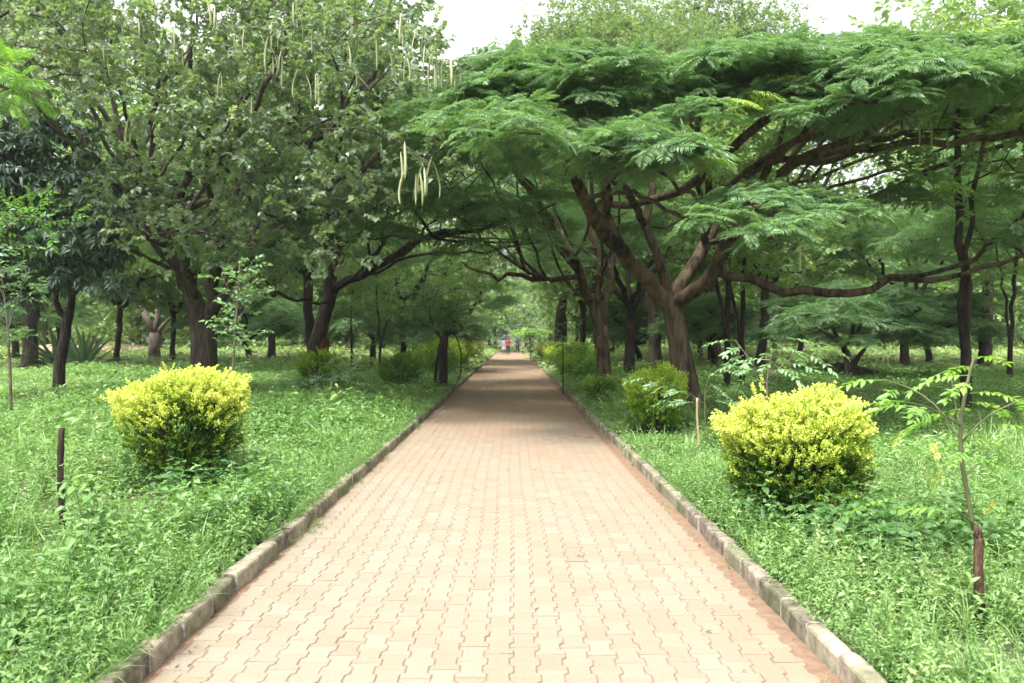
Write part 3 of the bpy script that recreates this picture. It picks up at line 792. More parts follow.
# ---- right: big spreading flame tree with the long bare limb
def flame_tree_right():
    b = base_at(691, 18)
    sk = Skeleton()
    sk.limb([b, b + [-.02, 0, .35], P(685, 378, 18), P(678, 340, 18), P(673, 308, 18)], [.34, .26, .235, .22, .24], wob=.01)
    n0 = len(sk.p) - 1
    for L in ([(673, 308, 18, .2), (655, 290, 17.8, .17), (618, 250, 17.2, .15), (598, 222, 16.5, .13), (584, 195, 16, .11), (566, 160, 15.4, .09), (540, 130, 15, .06)],
              [(671, 300, 18, .13), (662, 278, 17.9, .11), (655, 250, 17.8, .10), (646, 222, 17.8, .09), (652, 190, 18.2, .08), (640, 150, 18.6, .06), (632, 110, 19, .05)],
              [(674, 300, 18.1, .17), (690, 272, 18.4, .15), (706, 242, 18.8, .13), (722, 210, 19.3, .12), (748, 178, 20, .09), (780, 140, 20.5, .06)],
              [(676, 305, 17.9, .18), (696, 290, 17.6, .15), (717, 270, 17.2, .14), (730, 238, 16.8, .12), (752, 198, 16.3, .11), (795, 165, 15.8, .10), (850, 140, 15.4, .09), (910, 108, 15, .07), (980, 78, 14.8, .05)]):
        p, r = PL(L); sk.limb(p, r, parent=n0, wob=.03)
    for L in ([(717, 271, 17.2, .1), (745, 280, 17, .09), (785, 289, 16.8, .085), (812, 293, 16.7, .085), (850, 290, 16.6, .08), (890, 280, 16.5, .075), (930, 281, 16.4, .06), (962, 273, 16.3, .05), (1000, 261, 16, .045), (1045, 252, 15.8, .035)],
              [(752, 198, 16.3, .09), (770, 168, 15.2, .08), (800, 140, 14, .06), (850, 120, 13, .045)],
              [(618, 250, 17.2, .1), (605, 205, 17.8, .08), (600, 160, 18.5, .06), (590, 110, 19, .05)],
              [(646, 222, 17.8, .08), (625, 190, 16.2, .07), (610, 165, 14.5, .05), (615, 150, 12.8, .04)],
              [(706, 242, 18.8, .09), (712, 200, 17.6, .08), (700, 160, 16.2, .06), (690, 130, 15, .05)],
              [(730, 238, 16.8, .08), (742, 222, 14.8, .06), (752, 212, 13, .05), (760, 208, 11.6, .035)],
              [(850, 140, 15.4, .07), (900, 138, 16.8, .06), (960, 130, 18, .05)],
              [(795, 165, 15.8, .08), (850, 155, 17, .06), (905, 118, 18.5, .05), (960, 80, 20, .04)]):
        p, r = PL(L); sk.limb(p, r, wob=.04)
    C = []; Rr = []
    for i in range(150):
        a = i * 2.399 + rng.normal(0, .25); q = math.sqrt((i + .5) / 150)
        x = 6.4 + 8.3 * q * math.cos(a); y = 17.2 + 5.8 * q * math.sin(a)
        if y < 12.8 and x < .3: continue
        if y > 20.5 and i % 2: continue
        top = 7.95 - 2.3 * (np.hypot((x - 6.4) / 9.5, (y - 19) / 8.5)) ** 1.8
        z = top - abs(rng.normal(0, .38)) - (rng.uniform(.3, .9) if rng.uniform() < .2 else 0)
        z = min(max(z, 1.6 + .232 * y), 1.6 + rng.uniform(.295, .335) * y)
        C.append((x, y, z)); Rr.append(rng.uniform(.6, 1.2))
    # plates that hang forward towards the path
    near = [(640, 146, 12, .9), (612, 152, 12.2, .6), (585, 108, 13.4, .9), (530, 100, 14.5, 1.0), (500, 84, 15.5, 1.1), (690, 118, 12.6, .7), (752, 206, 11.6, .7), (800, 226, 11.4, .65), (722, 222, 11.3, .55), (770, 238, 11, .5), (830, 214, 11.8, .55), (650, 160, 11.8, .6), (775, 198, 12.4, .7),
            (1015, 235, 13.2, .6), (905, 200, 15, .7), (700, 95, 13.6, .8), (840, 205, 13, .5), (475, 110, 16.5, 1.0)]
    for i in range(64):
        px = 470 + 540 * ((i * .618) % 1.0); t = rng.uniform(0, 1)
        lo_ = np.interp(px, [470, 560, 640, 700, 760, 800, 900, 1010], [128, 158, 168, 150, 132, 122, 100, 78])
        up_ = np.interp(px, [470, 520, 600, 700, 760, 850, 1010], [88, 68, 66, 70, 56, 48, 42])
        near.append((px, lo_ + (up_ - lo_) * t, 11.8 + 3.4 * t + rng.normal(0, .3), rng.uniform(.5, .85)))
    C += [tuple(P(a, b_, c)) for a, b_, c, d in near]; Rr += [d for *_, d in near]
    fan(sk, C, 20, 2.7, 4.8, .05, .014)
    sk.grow(C, .014, .5, .22, .07)
    g = Geo(); pads(g, C, Rr, 15, ros, .8, .5)
    # fresh yellow-green sprays at a few tips
    for a, b_, c in ((690, 158, 11.5), (745, 92, 12.4), (722, 100, 12.4), (770, 78, 12.8), (930, 182, 12.8), (860, 70, 13)):
        p = P(a, b_, c); m = 4
        yw = rng.uniform(-.8, .8, m) + (0 if a > 600 else 3.1)
        put_mixed(g, [frond_t(.55, 13, .17, .024, .4) for _ in range(3)], np.tile(p, (m, 1)), yawpitch(yw, rng.uniform(-.1, .2, m)), 1.0, .97)
    root = finish_tree('flame_tree', b, sk, g, M['bark_red'], M['flame'], 'broad umbrella tree with red brown trunk and a long bare level limb reaching right', group='spreading feathery leaved trees')
    # pods
    for a, b_, c, L in ((584, 128, 12.5, .45), (680, 118, 12, .4), (800, 245, 11.4, .35), (930, 120, 14, .5), (940, 128, 14, .45), (918, 122, 14.2, .4)):
        pod(root, P(a, b_, c), L)
    return root

def pod(root, p, L, hang=None):
    g = Geo(); n = 7; t = np.linspace(0, 1, n); a = rng.uniform(0, 6.28); cv = rng.uniform(.04, .34) * L
    w = L * .040 * np.array([.2, .8, 1, 1, 1, .85, .1])
    c = np.stack([cv * np.sin(t * 2.2) * math.cos(a), cv * np.sin(t * 2.2) * math.sin(a), -t * L], -1)
    s = np.array([math.cos(a + 1.2), math.sin(a + 1.2), 0]); nn = np.array([-s[1], s[0], 0]) * .28
    V = np.concatenate([c + s * w[:, None], c + nn * w[:, None], c - s * w[:, None], c - nn * w[:, None]])
    idx = np.arange(4 * n).reshape(4, n); loops = []; cnt = []
    for k in range(4):
        for i in range(n - 1):
            loops += [idx[k, i], idx[k, i + 1], idx[(k + 1) % 4, i + 1], idx[(k + 1) % 4, i]]; cnt.append(4)
    g.raw(V, loops, cnt, rng.uniform(.1, 1)); o = g.build('seed_pod', M['pod'], root, smooth=True)
    o.location = np.asarray(p) - np.array(root.location)
    return o

# ---- right: second flame tree, leans over the path
def flame_tree_second():
    b = base_at(605, 26); sk = Skeleton()
    sk.limb([b, b + [0, 0, .4], P(603, 355, 26), P(601, 329, 26)], [.3, .23, .2, .21], wob=.01); n0 = len(sk.p) - 1
    for L in ([(601, 329, 26, .17), (592, 305, 26, .15), (579, 276, 25.7, .14), (570, 250, 25.4, .12), (554, 230, 25, .11), (535, 195, 24.4, .09), (505, 160, 23.6, .07), (470, 140, 23, .05)],
              [(600, 325, 26, .13), (598, 300, 26, .11), (597, 262, 26, .10), (590, 220, 26, .09), (584, 175, 26, .07), (575, 130, 26, .05)],
              [(602, 326, 26, .15), (607, 300, 26, .13), (612, 265, 26, .12), (613, 232, 26.2, .10), (606, 200, 26.5, .08), (618, 150, 27, .06)]):
        p, r = PL(L); sk.limb(p, r, parent=n0, wob=.04)
    for L in ([(574, 275, 25.6, .09), (560, 281, 25.2, .08), (543, 282, 24.8, .075), (520, 278, 24.4, .07), (498, 275, 24, .055), (480, 272, 23.8, .04), (462, 262, 23.5, .02)],
              [(554, 230, 25, .07), (528, 215, 25.5, .06), (500, 200, 26, .05), (460, 190, 26.5, .035)],
              [(570, 250, 25.4, .07), (552, 205, 26.6, .06), (538, 165, 27.5, .05)]):
        p, r = PL(L); sk.limb(p, r, wob=.05)
    C, Rr = dome_pads(.6, 25.5, 6.4, 6.2, 8.8, 5.4, 48, .9, 1.5, .4)
    C += [tuple(P(470, 250, 22)), tuple(P(500, 225, 22.5)), tuple(P(455, 215, 22)), tuple(P(520, 175, 22)), tuple(P(480, 160, 21.5))]; Rr += [.9, 1, .9, 1.2, 1.2]
    fan(sk, C, 14, 2.6, 4.8, .05, .015)
    sk.grow(C, .013, .6, .25, .1)
    g = Geo(); pads(g, C, Rr, 9, ros_far, 1.0, .3)
    return finish_tree('flame_tree', b, sk, g, M['bark_red'], M['flame'], 'three stemmed tree right of the path whose low limb crosses above the paving', group='spreading feathery leaved trees')

# ---- left: forked tree with the red scar, arching over the path
def flame_tree_left():
    b = base_at(312, 26); sk = Skeleton()
    sk.limb([b, b + [.02, 0, .4], P(316, 348, 26), P(325, 315, 26), P(331, 294, 26)], [.36, .29, .24, .21, .23], wob=.01); n0 = len(sk.p) - 1
    for L in ([(331, 294, 26, .2), (329, 270, 26, .18), (330, 245, 26, .15), (324, 205, 26, .12), (312, 160, 26, .09), (300, 110, 26, .06)],
              [(333, 292, 26, .14), (350, 281, 25.6, .12), (375, 268, 25, .11), (400, 252, 24.3, .10), (420, 241, 23.8, .09), (445, 234, 23.2, .07), (481, 230, 22.6, .05), (510, 215, 22, .03)],
              [(330, 260, 26, .11), (345, 235, 26, .09), (352, 205, 26.2, .08), (372, 165, 26.4, .06), (385, 130, 26.6, .04)]):
        p, r = PL(L); sk.limb(p, r, parent=n0 if L[0][1] > 280 else None, wob=.04)
    C, Rr = dome_pads(-3.9, 24.5, 5.8, 6.2, 8.6, 5.2, 50, .9, 1.5, .45)
    C += [tuple(P(390, 235, 22)), tuple(P(430, 205, 21.5)), tuple(P(365, 225, 23)), tuple(P(410, 185, 20.5)), tuple(P(340, 200, 24))]; Rr += [.9, 1.1, 1, 1.2, 1]
    fan(sk, C, 14, 2.6, 4.8, .05, .015)
    sk.grow(C, .013, .6, .25, .1)
    g = Geo(); pads(g, C, Rr, 9, ros_far, 1.0, .28)
    r = finish_tree('flame_tree', b, sk, g, M['bark_dark'], M['flame'], 'dark leaning tree left of the path with red scar and limb arching over paving', group='spreading feathery leaved trees')
    # the stripped patch of red wood low on the trunk
    g = Geo(); v = []; 
    nu, nv = 5, 9
    for j in range(nv):
        t = j / (nv - 1); c = (1 - t) * P(318, 372, 26) + t * P(324, 338, 26)
        for i in range(nu):
            a = rad(-95 + 70 * (i / (nu - 1)) + 6 * math.sin(j * 2.1)); rr = .275 - .035 * t + .012
            w = 1 if 0 < j < nv - 1 else .55
            a = rad(-60) + (a - rad(-60)) * w
            v.append((c[0] + rr * math.cos(a), c[1] + rr * math.sin(a), c[2]))
    loops = []; cnt = []
    for j in range(nv - 1):
        for i in range(nu - 1):
            k = j * nu + i; loops += [k, k + 1, k + nu + 1, k + nu]; cnt.append(4)
    g.raw(np.array(v) - b, loops, cnt)
    g.build('bark_scar', bark_mat('stripped_wood', (.05, .024, .015), (.17, .075, .045), 10, .4), r, smooth=True)
    return r

# ---- left: large pod-bearing broadleaf tree
def pod_tree():
    b = base_at(203, 21); sk = Skeleton()
    sk.limb([b, b + [0, 0, .5], P(204, 345, 21), P(203, 325, 21)], [.42, .33, .3, .31], wob=.01); n0 = len(sk.p) - 1
    for L in ([(203, 325, 21, .2), (193, 298, 20.8, .17), (180, 272, 20.5, .15), (165, 248, 20.2, .13), (152, 200, 19.8, .10), (130, 150, 19.4, .08), (95, 100, 19, .05)],
              [(204, 325, 21, .2), (211, 300, 21, .17), (214, 270, 20.8, .15), (222, 235, 20.6, .13), (236, 190, 20.3, .11), (240, 140, 20, .08), (232, 80, 19.6, .06), (225, 20, 19.3, .04)],
              [(211, 315, 21, .14), (226, 290, 20.4, .12), (246, 262, 19.6, .11), (280, 232, 18.8, .10), (318, 200, 18, .08), (370, 160, 17.4, .06), (420, 120, 17, .04)],
              [(196, 300, 20.6, .12), (186, 265, 19.8, .11), (180, 220, 18.8, .10), (190, 160, 17.8, .08), (196, 100, 17, .06), (190, 40, 16.4, .04)]):
        p, r = PL(L); sk.limb(p, r, parent=n0 if L[0][1] == 325 else None, wob=.06)
    for L in ([(165, 248, 20.2, .09), (135, 215, 19.3, .08), (105, 170, 18.6, .06), (75, 130, 18, .04)],
              [(236, 190, 20.3, .08), (275, 140, 19.6, .07), (310, 85, 19, .05), (340, 30, 18.4, .035)],
              [(180, 220, 18.8, .08), (205, 195, 17.4, .07), (232, 150, 16.2, .05), (262, 95, 15.4, .04), (285, 30, 15, .03)],
              [(280, 232, 18.8, .07), (300, 170, 18, .06), (345, 110, 17, .05), (390, 50, 16.4, .035)],
              [(152, 200, 19.8, .08), (150, 140, 19.2, .06), (160, 80, 18.4, .05), (140, 20, 18, .03)]):
        p, r = PL(L); sk.limb(p, r, wob=.07)
    C = []; Rr = []
    for i in range(270):
        d = norm(rng.normal(0, 1, 3)); q = rng.uniform(.35, 1) ** .5
        c = np.array([-6.9, 19.0, 7.0]) + d * q * np.array([5.2, 5.0, 4.2])
        px = 512 + c[0] / c[1] * FPX; py = HOR - (c[2] - EYE) / c[1] * FPX
        if c[2] < 3.4 + .25 * abs(c[0] + 7) or (px < 105 and py > 95): continue
        C.append(c); Rr.append(rng.uniform(.5, .95))
    near = [(430, 165, 14.5, .45), (395, 140, 14.8, .6), (350, 200, 15, .6), (300, 235, 15.5, .6), (440, 75, 14.6, .5), (415, 45, 14.8, .7), (370, 90, 14.6, .7), (255, 250, 16.2, .6), (320, 130, 14.6, .8), (285, 175, 14.8, .7), (230, 120, 14.8, .8), (180, 60, 15, .9), (110, 30, 15.4, .9), (260, 30, 14.6, .9), (330, 50, 14.4, .8), (150, 235, 16.5, .6), (210, 225, 16, .6), (130, 100, 16, .8), (345, 255, 16.5, .5), (385, 15, 14.6, .8)]
    for a, b_, c_, d_ in near: C.append(P(a, b_, c_)); Rr.append(d_)
    fan(sk, C, 16, 3.0, 6.0, .05, .014)
    sk.grow(C, .011, .5, .2, .09)
    tw = [twig_t(12, .42, .115, leaf_t(.85, .12, .3, False), rise=.1, droop=.6) for _ in range(8)]
    g = Geo(); leafy(g, C, Rr, 36, tw, 1.0, .7, .2, .34)
    root = finish_tree('pod_bearing_tree', b, sk, g, M['bark_grey'], M['pod_leaf'], 'large broadleaf tree on the left hung with long pale green seed pods')
    bunches = [(98, 45, 15, 3), (110, 55, 15, 2), (175, 42, 15, 3), (190, 48, 15, 3), (215, 75, 15, 2), (236, 35, 14.6, 2), (268, 30, 14.4, 3), (305, 80, 14.2, 3), (318, 78, 14.2, 2), (300, 12, 14.6, 3), (330, 10, 14.4, 4), (355, 25, 14.2, 4), (360, 15, 14.4, 3), (400, 22, 14.2, 3), (408, 60, 14.2, 2), (432, 52, 14.2, 4), (440, 62, 14, 4), (455, 75, 14, 3), (462, 85, 14, 2), (405, 155, 14, 3), (415, 180, 14, 4), (425, 170, 14, 3), (432, 165, 14, 2), (130, 130, 15.8, 2), (160, 120, 15.4, 1), (270, 60, 14.6, 2), (285, 65, 14.6, 2), (210, 8, 14.8, 3), (165, 5, 15, 3), (355, 80, 14.3, 1), (250, 100, 15, 1), (120, 20, 15, 2), (140, 25, 15, 2), (275, 45, 14.3, 2), (310, 40, 14.2, 2), (345, 50, 14.2, 2), (375, 40, 14.2, 2), (385, 60, 14.2, 2), (418, 35, 14, 2), (425, 75, 14, 2), (450, 60, 13.9, 2)]
    for a, b_, c_, k in bunches:
        for _ in range(min(k, 3)):
            pod(root, P(a, b_ - 6, c_) + rng.normal(0, .07, 3), rng.uniform(.38, .62))
    return root

# ---- glossy dark leaning tree, far left
def glossy_tree():
    b = base_at(58, 22); sk = Skeleton()
    sk.limb([b, P(60, 365, 22), P(66, 335, 22), P(68, 318, 22)], [.16, .14, .13, .13], wob=.01); n0 = len(sk.p) - 1
    for L in ([(68, 318, 22.0, .1), (74, 295, 21.6, .09), (84, 265, 21.0, .08), (90, 220, 20.4, .06), (80, 170, 20.0, .04)], [(66, 322, 22.0, .1), (55, 300, 21.8, .08), (52, 265, 21.5, .07), (35, 220, 21.0, .05), (20, 180, 20.4, .04)], [(78, 290, 21.6, .07), (96, 270, 20.6, .06), (110, 240, 20.0, .04)]):
        p, r = PL(L); sk.limb(p, r, parent=n0 if L[0][1] > 300 else None, wob=.04)
    C = []; Rr = []
    for i in range(95):
        d = norm(rng.normal(0, 1, 3)); q = rng.uniform(.4, 1) ** .5
        c = np.array([-11.0, 19.6, 4.6]) + d * q * np.array([2.2, 2.0, 2.1]); C.append(c); Rr.append(rng.uniform(.4, .7))
    for a, b_, c_ in ((108, 285, 18), (95, 225, 17.6), (60, 240, 17.5), (30, 140, 18), (15, 170, 18), (75, 185, 17.5), (112, 205, 18), (100, 165, 18)): C.append(P(a, b_, c_)); Rr.append(.6)
    sk.grow(C, .009, .5, .2, .06)
    wh = [whorl_t(9, .24, leaf_t(.40, .12, .35, False)) for _ in range(6)]
    g = Geo()
    for c, r in zip(C, Rr):
        n = int(42 * r * r) + 3; pos, d = clump_points(c, r, n, .6, .3)
        up = norm(d * .5 + np.array([0, 0, .8])); yw = rng.uniform(0, 6.28, n); dx = np.stack([np.cos(yw), np.sin(yw), 0 * yw], -1); dx = norm(dx - up * (dx * up).sum(-1, keepdims=True))
        put_mixed(g, wh, pos, frames(dx, up), rng.uniform(.8, 1.2, n), .45 + rng.normal(0, .15, n))
    return finish_tree('glossy_leaved_tree', b, sk, g, M['bark_dark'], M['gloss'], 'small leaning tree at far left with dark glossy drooping leaves')

flame_tree_right(); flame_tree_second(); flame_tree_left(); pod_tree(); glossy_tree()

# ---- background trees: a handful of builds, then copies
def generic(kind):
    """trees at the origin; returns root"""
    sk = Skeleton(); C = []; Rr = []; g = Geo()
    if kind == 'round':
        sk.limb([(0, 0, -.2), (.05, 0, .6), (.15, .1, 2.2), (.1, .1, 3.4)], [.22, .15, .12, .11], wob=.02)
        n0 = len(sk.p) - 1
        for a in range(5):
            an = a * 1.3; sk.limb([(.1, .1, 2.6 + .2 * a), (math.cos(an) * 1.2, math.sin(an) * 1.2, 4.4), (math.cos(an) * 2.2, math.sin(an) * 2.2, 6.6)], [.12, .09, .05], wob=.07)
        for i in range(120):
            d = norm(rng.normal(0, 1, 3)); q = rng.uniform(.3, 1) ** .45
            C.append(np.array([0, 0, 6.2]) + d * q * np.array([3.9, 3.9, 3.4])); Rr.append(rng.uniform(.6, 1.05))
        sk.grow(C, .012, .8, .2, .1); leafy(g, C, Rr, 17, [twig_t(9, .5, .2, quad_leaf(.55, .2), stem=False, droop=.4) for _ in range(6)], 1.0, .7, .2, .2)
        return sk, g, M['bark_dark'], M['wood_leaf']
    if kind == 'tall':
        sk.limb([(0, 0, -.2), (.05, 0, .8), (-.1, .1, 4), (.1, 0, 8), (0, 0, 12)], [.34, .25, .2, .14, .07], wob=.03)
        for a in range(9):
            an = a * 2.4; z = 3.8 + a * .85; sk.limb([(0, 0, z), (math.cos(an) * 1.5, math.sin(an) * 1.5, z + 1.5), (math.cos(an) * 2.8, math.sin(an) * 2.8, z + 3)], [.09, .06, .035], wob=.07)
        for i in range(290):
            d = norm(rng.normal(0, 1, 3)); q = rng.uniform(.3, 1) ** .45
            C.append(np.array([0, 0, 9.6]) + d * q * np.array([3.6, 3.6, 5.6])); Rr.append(rng.uniform(.6, 1.1))
        sk.grow(C, .012, .8, .2, .1); leafy(g, C, Rr, 26, [twig_t(9, .45, .15, quad_leaf(.55, .2), stem=False, droop=.5) for _ in range(6)], 1.0, .75, .2, .2)
        return sk, g, M['bark_grey'], M['pale_leaf']
    if kind == 'feather':
        sk.limb([(0, 0, -.2), (.05, 0, .6), (.2, 0, 2.2)], [.26, .19, .16], wob=.02); n0 = len(sk.p) - 1
        for a in range(5):
            an = a * 1.26 + .4; sk.limb([(.2, 0, 2.2), (math.cos(an) * .7, math.sin(an) * .7, 3.4), (math.cos(an) * 2.1, math.sin(an) * 2.1, 5.2)], [.12, .09, .05], parent=n0, wob=.06)
        C, Rr = dome_pads(0, 0, 4.3, 4.3, 6.9, 5.0, 42, .9, 1.4, .4); sk.grow(C, .012, .7, .25, .1)
        pads(g, C, Rr, 9, ros_far, 1.1, .45)
        return sk, g, M['bark_dark'], M['flame']
    if kind == 'slender':
        sk.limb([(0, 0, -.2), (.02, 0, 1), (.12, .05, 3), (.25, 0, 5.2)], [.09, .07, .055, .03], wob=.02)
        sk.limb([(.02, 0, 1.1), (-.25, .05, 2.4), (-.5, 0, 4.2)], [.05, .04, .025], wob=.04)
        for i in range(45):
            d = norm(rng.normal(0, 1, 3)); q = rng.uniform(.2, 1) ** .5
            C.append(np.array([0, 0, 4.4]) + d * q * np.array([1.7, 1.7, 1.9])); Rr.append(rng.uniform(.35, .65))
        sk.grow(C, .007, .5, .2, .05); leafy(g, C, Rr, 34, [twig_t(9, .38, .14, quad_leaf(.5, .2), stem=False, droop=.4) for _ in range(6)], 1.0, .7, .2, .2)
        return sk, g, M['bark_dark'], M['wood_leaf']
    if kind == 'low':
        sk.limb([(0, 0, -.2), (.05, 0, .5), (.3, 0, 1.0)], [.16, .12, .1], wob=.02); n0 = len(sk.p) - 1
        for a in range(5):
            an = a * 1.3; sk.limb([(.3, 0, 1.0), (math.cos(an) * .8, math.sin(an) * .8, 1.6), (math.cos(an) * 1.9, math.sin(an) * 1.9, 2.1)], [.07, .05, .03], parent=n0, wob=.05)
        for i in range(46):
            a = rng.uniform(0, 6.28); q = math.sqrt(rng.uniform(0, 1)) * 2.4
            C.append((q * math.cos(a), q * math.sin(a), rng.uniform(1.1, 3.1 - q * .35))); Rr.append(rng.uniform(.5, .8))
        sk.grow(C, .008, .5, .2, .06); pads(g, C, Rr, 13, [rosette_t(7, .5, .25, 8) for _ in range(4)], .9, .3)
        return sk, g, M['bark_dark'], M['flame']
KINDS = {}
def bg_tree(kind, x, Z, scale, label, name='tree', group=None, yaw=None, dz=0.0, sx=1.0):
    b = base_at(x, Z, 0.0)
    if kind not in KINDS:
        sk, g, bk, lf = generic(kind)
        r = finish_tree(name, (0, 0, 0), sk, g, bk, lf, label, group=group, min_r=.012, hi=10); KINDS[kind] = r
    else:
        r = copy_tree(KINDS[kind]); r.name = name
        tag(r, label, 'tree', group)
    if group is None and 'group' in r: del r['group']
    r.location = (b[0], b[1], b[2] + dz); r.rotation_euler = (0, 0, rng.uniform(0, 6.28) if yaw is None else yaw)
    r.scale = (scale * sx, scale * sx, scale)
    return r
G1 = 'trees standing behind the path trees'
BG = [
 # kind, x, Z, scale, label
 ('feather', 629, 32, 1.05, 'grey trunked tree between the two red brown trunks right of the path', 'feathery_tree'),
 ('slender', 727, 21.5, 1.15, 'slim dark double stemmed tree just right of the big red brown trunk', 'slender_tree'),
 ('slender', 742, 23, 1.1, 'second slim dark tree, behind the pale feathery sapling over the right bush', 'slender_tree'),
 ('slender', 966, 16.5, 1.35, 'tall slender two stemmed tree rising behind the neem sapling at right', 'slender_tree'),
 ('low', 850, 29, 1.15, 'low wide dark tree in front of the meadow beneath the long bare limb', 'low_tree'),
 ('tall', 655, 40, 1.12, 'tall pale green tree showing above the middle of the umbrella canopy', 'tall_tree'),
 ('tall', 560, 50, 1.25, 'tall pale tree beside the sky gap left of the umbrella canopy', 'tall_tree'),
 ('tall', 600, 44, 1.3, 'tall tree whose top fills the upper edge right of the sky gap', 'tall_tree'),
 ('tall', 715, 46, 1.35, 'tall tree reaching the upper edge just left of the second sky gap', 'tall_tree'),
 ('tall', 985, 38, 1.1, 'tall grey green tree topping the canopy in the upper right corner', 'tall_tree'),
 ('feather', 905, 36, 1.0, 'feathery tree in the meadow right of the low dark tree', 'feathery_tree'),
 ('round', 800, 46, 1.0, 'round dense tree behind the low dark tree on the right', 'broadleaf_tree'),
 ('round', 700, 52, 1.0, 'round tree beyond the meadow seen past the big red brown trunk', 'broadleaf_tree'),
 ('slender', 1010, 30, 1.2, 'slim dark tree at the right edge beyond the meadow', 'slender_tree'),
 ('feather', 1060, 25, 1.1, 'feathery tree whose branches enter from the right edge', 'feathery_tree'),
 ('round', 575, 62, .9, 'pale round tree beside the far row of lime bushes', 'broadleaf_tree'),
 ('slender', 566, 46, 1.1, 'slim tree over the far lime bushes right of the path', 'slender_tree'),
 ('round', 402, 40, .95, 'dense dark tree behind the clipped dark dome bush', 'broadleaf_tree'),
 ('feather', 462, 58, .95, 'dark feathery tree over the far left bush row', 'feathery_tree'),
 ('tall', 272, 46, .85, 'thick grey trunked tree in the bright meadow left of the scarred tree', 'tall_tree'),
 ('round', 173, 42, .9, 'dark trunked tree right of the pruned pale tree', 'broadleaf_tree'),
 ('round', 116, 40, .95, 'stout dark trunked tree in front of the dirt clearing', 'broadleaf_tree'),
 ('round', 60, 48, 1.05, 'dark tree behind the agaves on the far left', 'broadleaf_tree'),
 ('tall', 30, 36, 1.2, 'tall yellowish green tree in the upper left corner behind the glossy tree', 'tall_tree'),
 ('round', -20, 34, 1.0, 'dense tree at the left edge behind the thin pale sapling', 'broadleaf_tree'),
 ('tall', 350, 60, 1.0, 'tall tree beyond the meadow seen right of the scarred trunk', 'tall_tree'),
 ('round', 199, 33, 1.35, 'dense tree close behind the left half of the pod tree', 'broadleaf_tree'),
 ('round', 313, 34, 1.4, 'dense tree close behind the right half of the pod tree', 'broadleaf_tree'),
 ('round', 428, 50, 1.3, 'tall round dark tree left of the path behind the arching limb', 'broadleaf_tree'),
 ('round', 583, 44, 1.15, 'dark round tree behind the three stemmed tree', 'broadleaf_tree'),
 ('round', 760, 33, 1.2, 'dense tree behind the two slim dark trees right of the path', 'broadleaf_tree'),
 ('low', 250, 42, 1.2, 'low bushy tree in front of the thick grey trunk', 'low_tree'),
 ('low', 372, 47, 1.35, 'low bushy tree right of the scarred trunk', 'low_tree'),
 ('low', 430, 40, 1.1, 'low bushy tree behind the resprouted tree', 'low_tree'),
 ('low', 640, 46, 1.3, 'low bushy tree seen between the red brown trunks', 'low_tree'),
 ('low', 715, 38, 1.1, 'low bushy tree at the meadow edge left of the slim dark trunks', 'low_tree'),
 ('low', 930, 38, 1.2, 'low bushy tree at the meadow edge behind the neem sapling', 'low_tree'),
 ('low', 15, 44, 1.4, 'low bushy tree at the far left edge', 'low_tree'),
 ('slender', 380, 34, .75, 'young thin tree standing behind the dark dome bush', 'slender_tree'),
 ('slender', 352, 38, .7, 'young thin tree right of the scarred trunk in the meadow', 'slender_tree'),
]
for k, x, Z, s, lab, nm in BG: bg_tree(k, x, Z, s, lab, nm, G1)

# far wood that reads as one mass: trunks and crowns
def far_wood():
    g = Geo(); w = Geo()
    tw = [twig_t(8, 1.1, .48, quad_leaf(.55, .2), stem=False, droop=.4) for _ in range(6)]
    spots = []
    for ring, (Z0, n) in enumerate(((64, 34), (76, 38), (90, 42), (106, 46), (122, 50))):
        for i in range(n):
            x = -Z0 * .78 + 1.56 * Z0 * (i + rng.uniform(-.3, .3)) / (n - 1); y = Z0 + rng.uniform(-4, 4)
            if abs(x) < 5.5 and y < 98: continue
            spots.append((x, y))
    for x, y in spots:
        z0 = float(ground_z(x, y)); H = rng.uniform(8, 13); rr = rng.uniform(3, 4.6); vb = rng.uniform(.25, .8)
        bx, by = rng.normal(0, .4, 2)
        tube(w, [(x, y, z0 - .2), (x + bx * .4, y, z0 + 2), (x + bx, y + by, z0 + H * .55)], [rng.uniform(.18, .32), .2, .1], 6, cap=False)
        nc = 24
        for _ in range(nc):
            d = norm(rng.normal(0, 1, 3)); q = rng.uniform(.35, 1) ** .4
            c = np.array([x, y, z0 + H * .56]) + d * q * np.array([rr, rr, H * .42])
            leafy(g, [c], [rng.uniform(1.0, 1.7)], 5.5, tw, 1.0, .7, .2, .2, vbase=vb)
        for _u in range(2):   # under-storey shrubs
            a = rng.uniform(-4, 4)
            leafy(g, [(x + a, y - 2.5, z0 + .9)], [rng.uniform(1.0, 1.9)], 8, tw, .8, .8, .2, .2, vbase=vb + .1)
    print('far wood faces', sum(len(c) for c in g.c))
    o = g.build('woodland', M['wood_leaf']); tag(o, 'far off wood of mixed green trees closing the view on both sides', 'woodland', kind='stuff')
    w.build('woodland_trunks', M['bark_grey'], o)['kind'] = 'stuff'
far_wood()

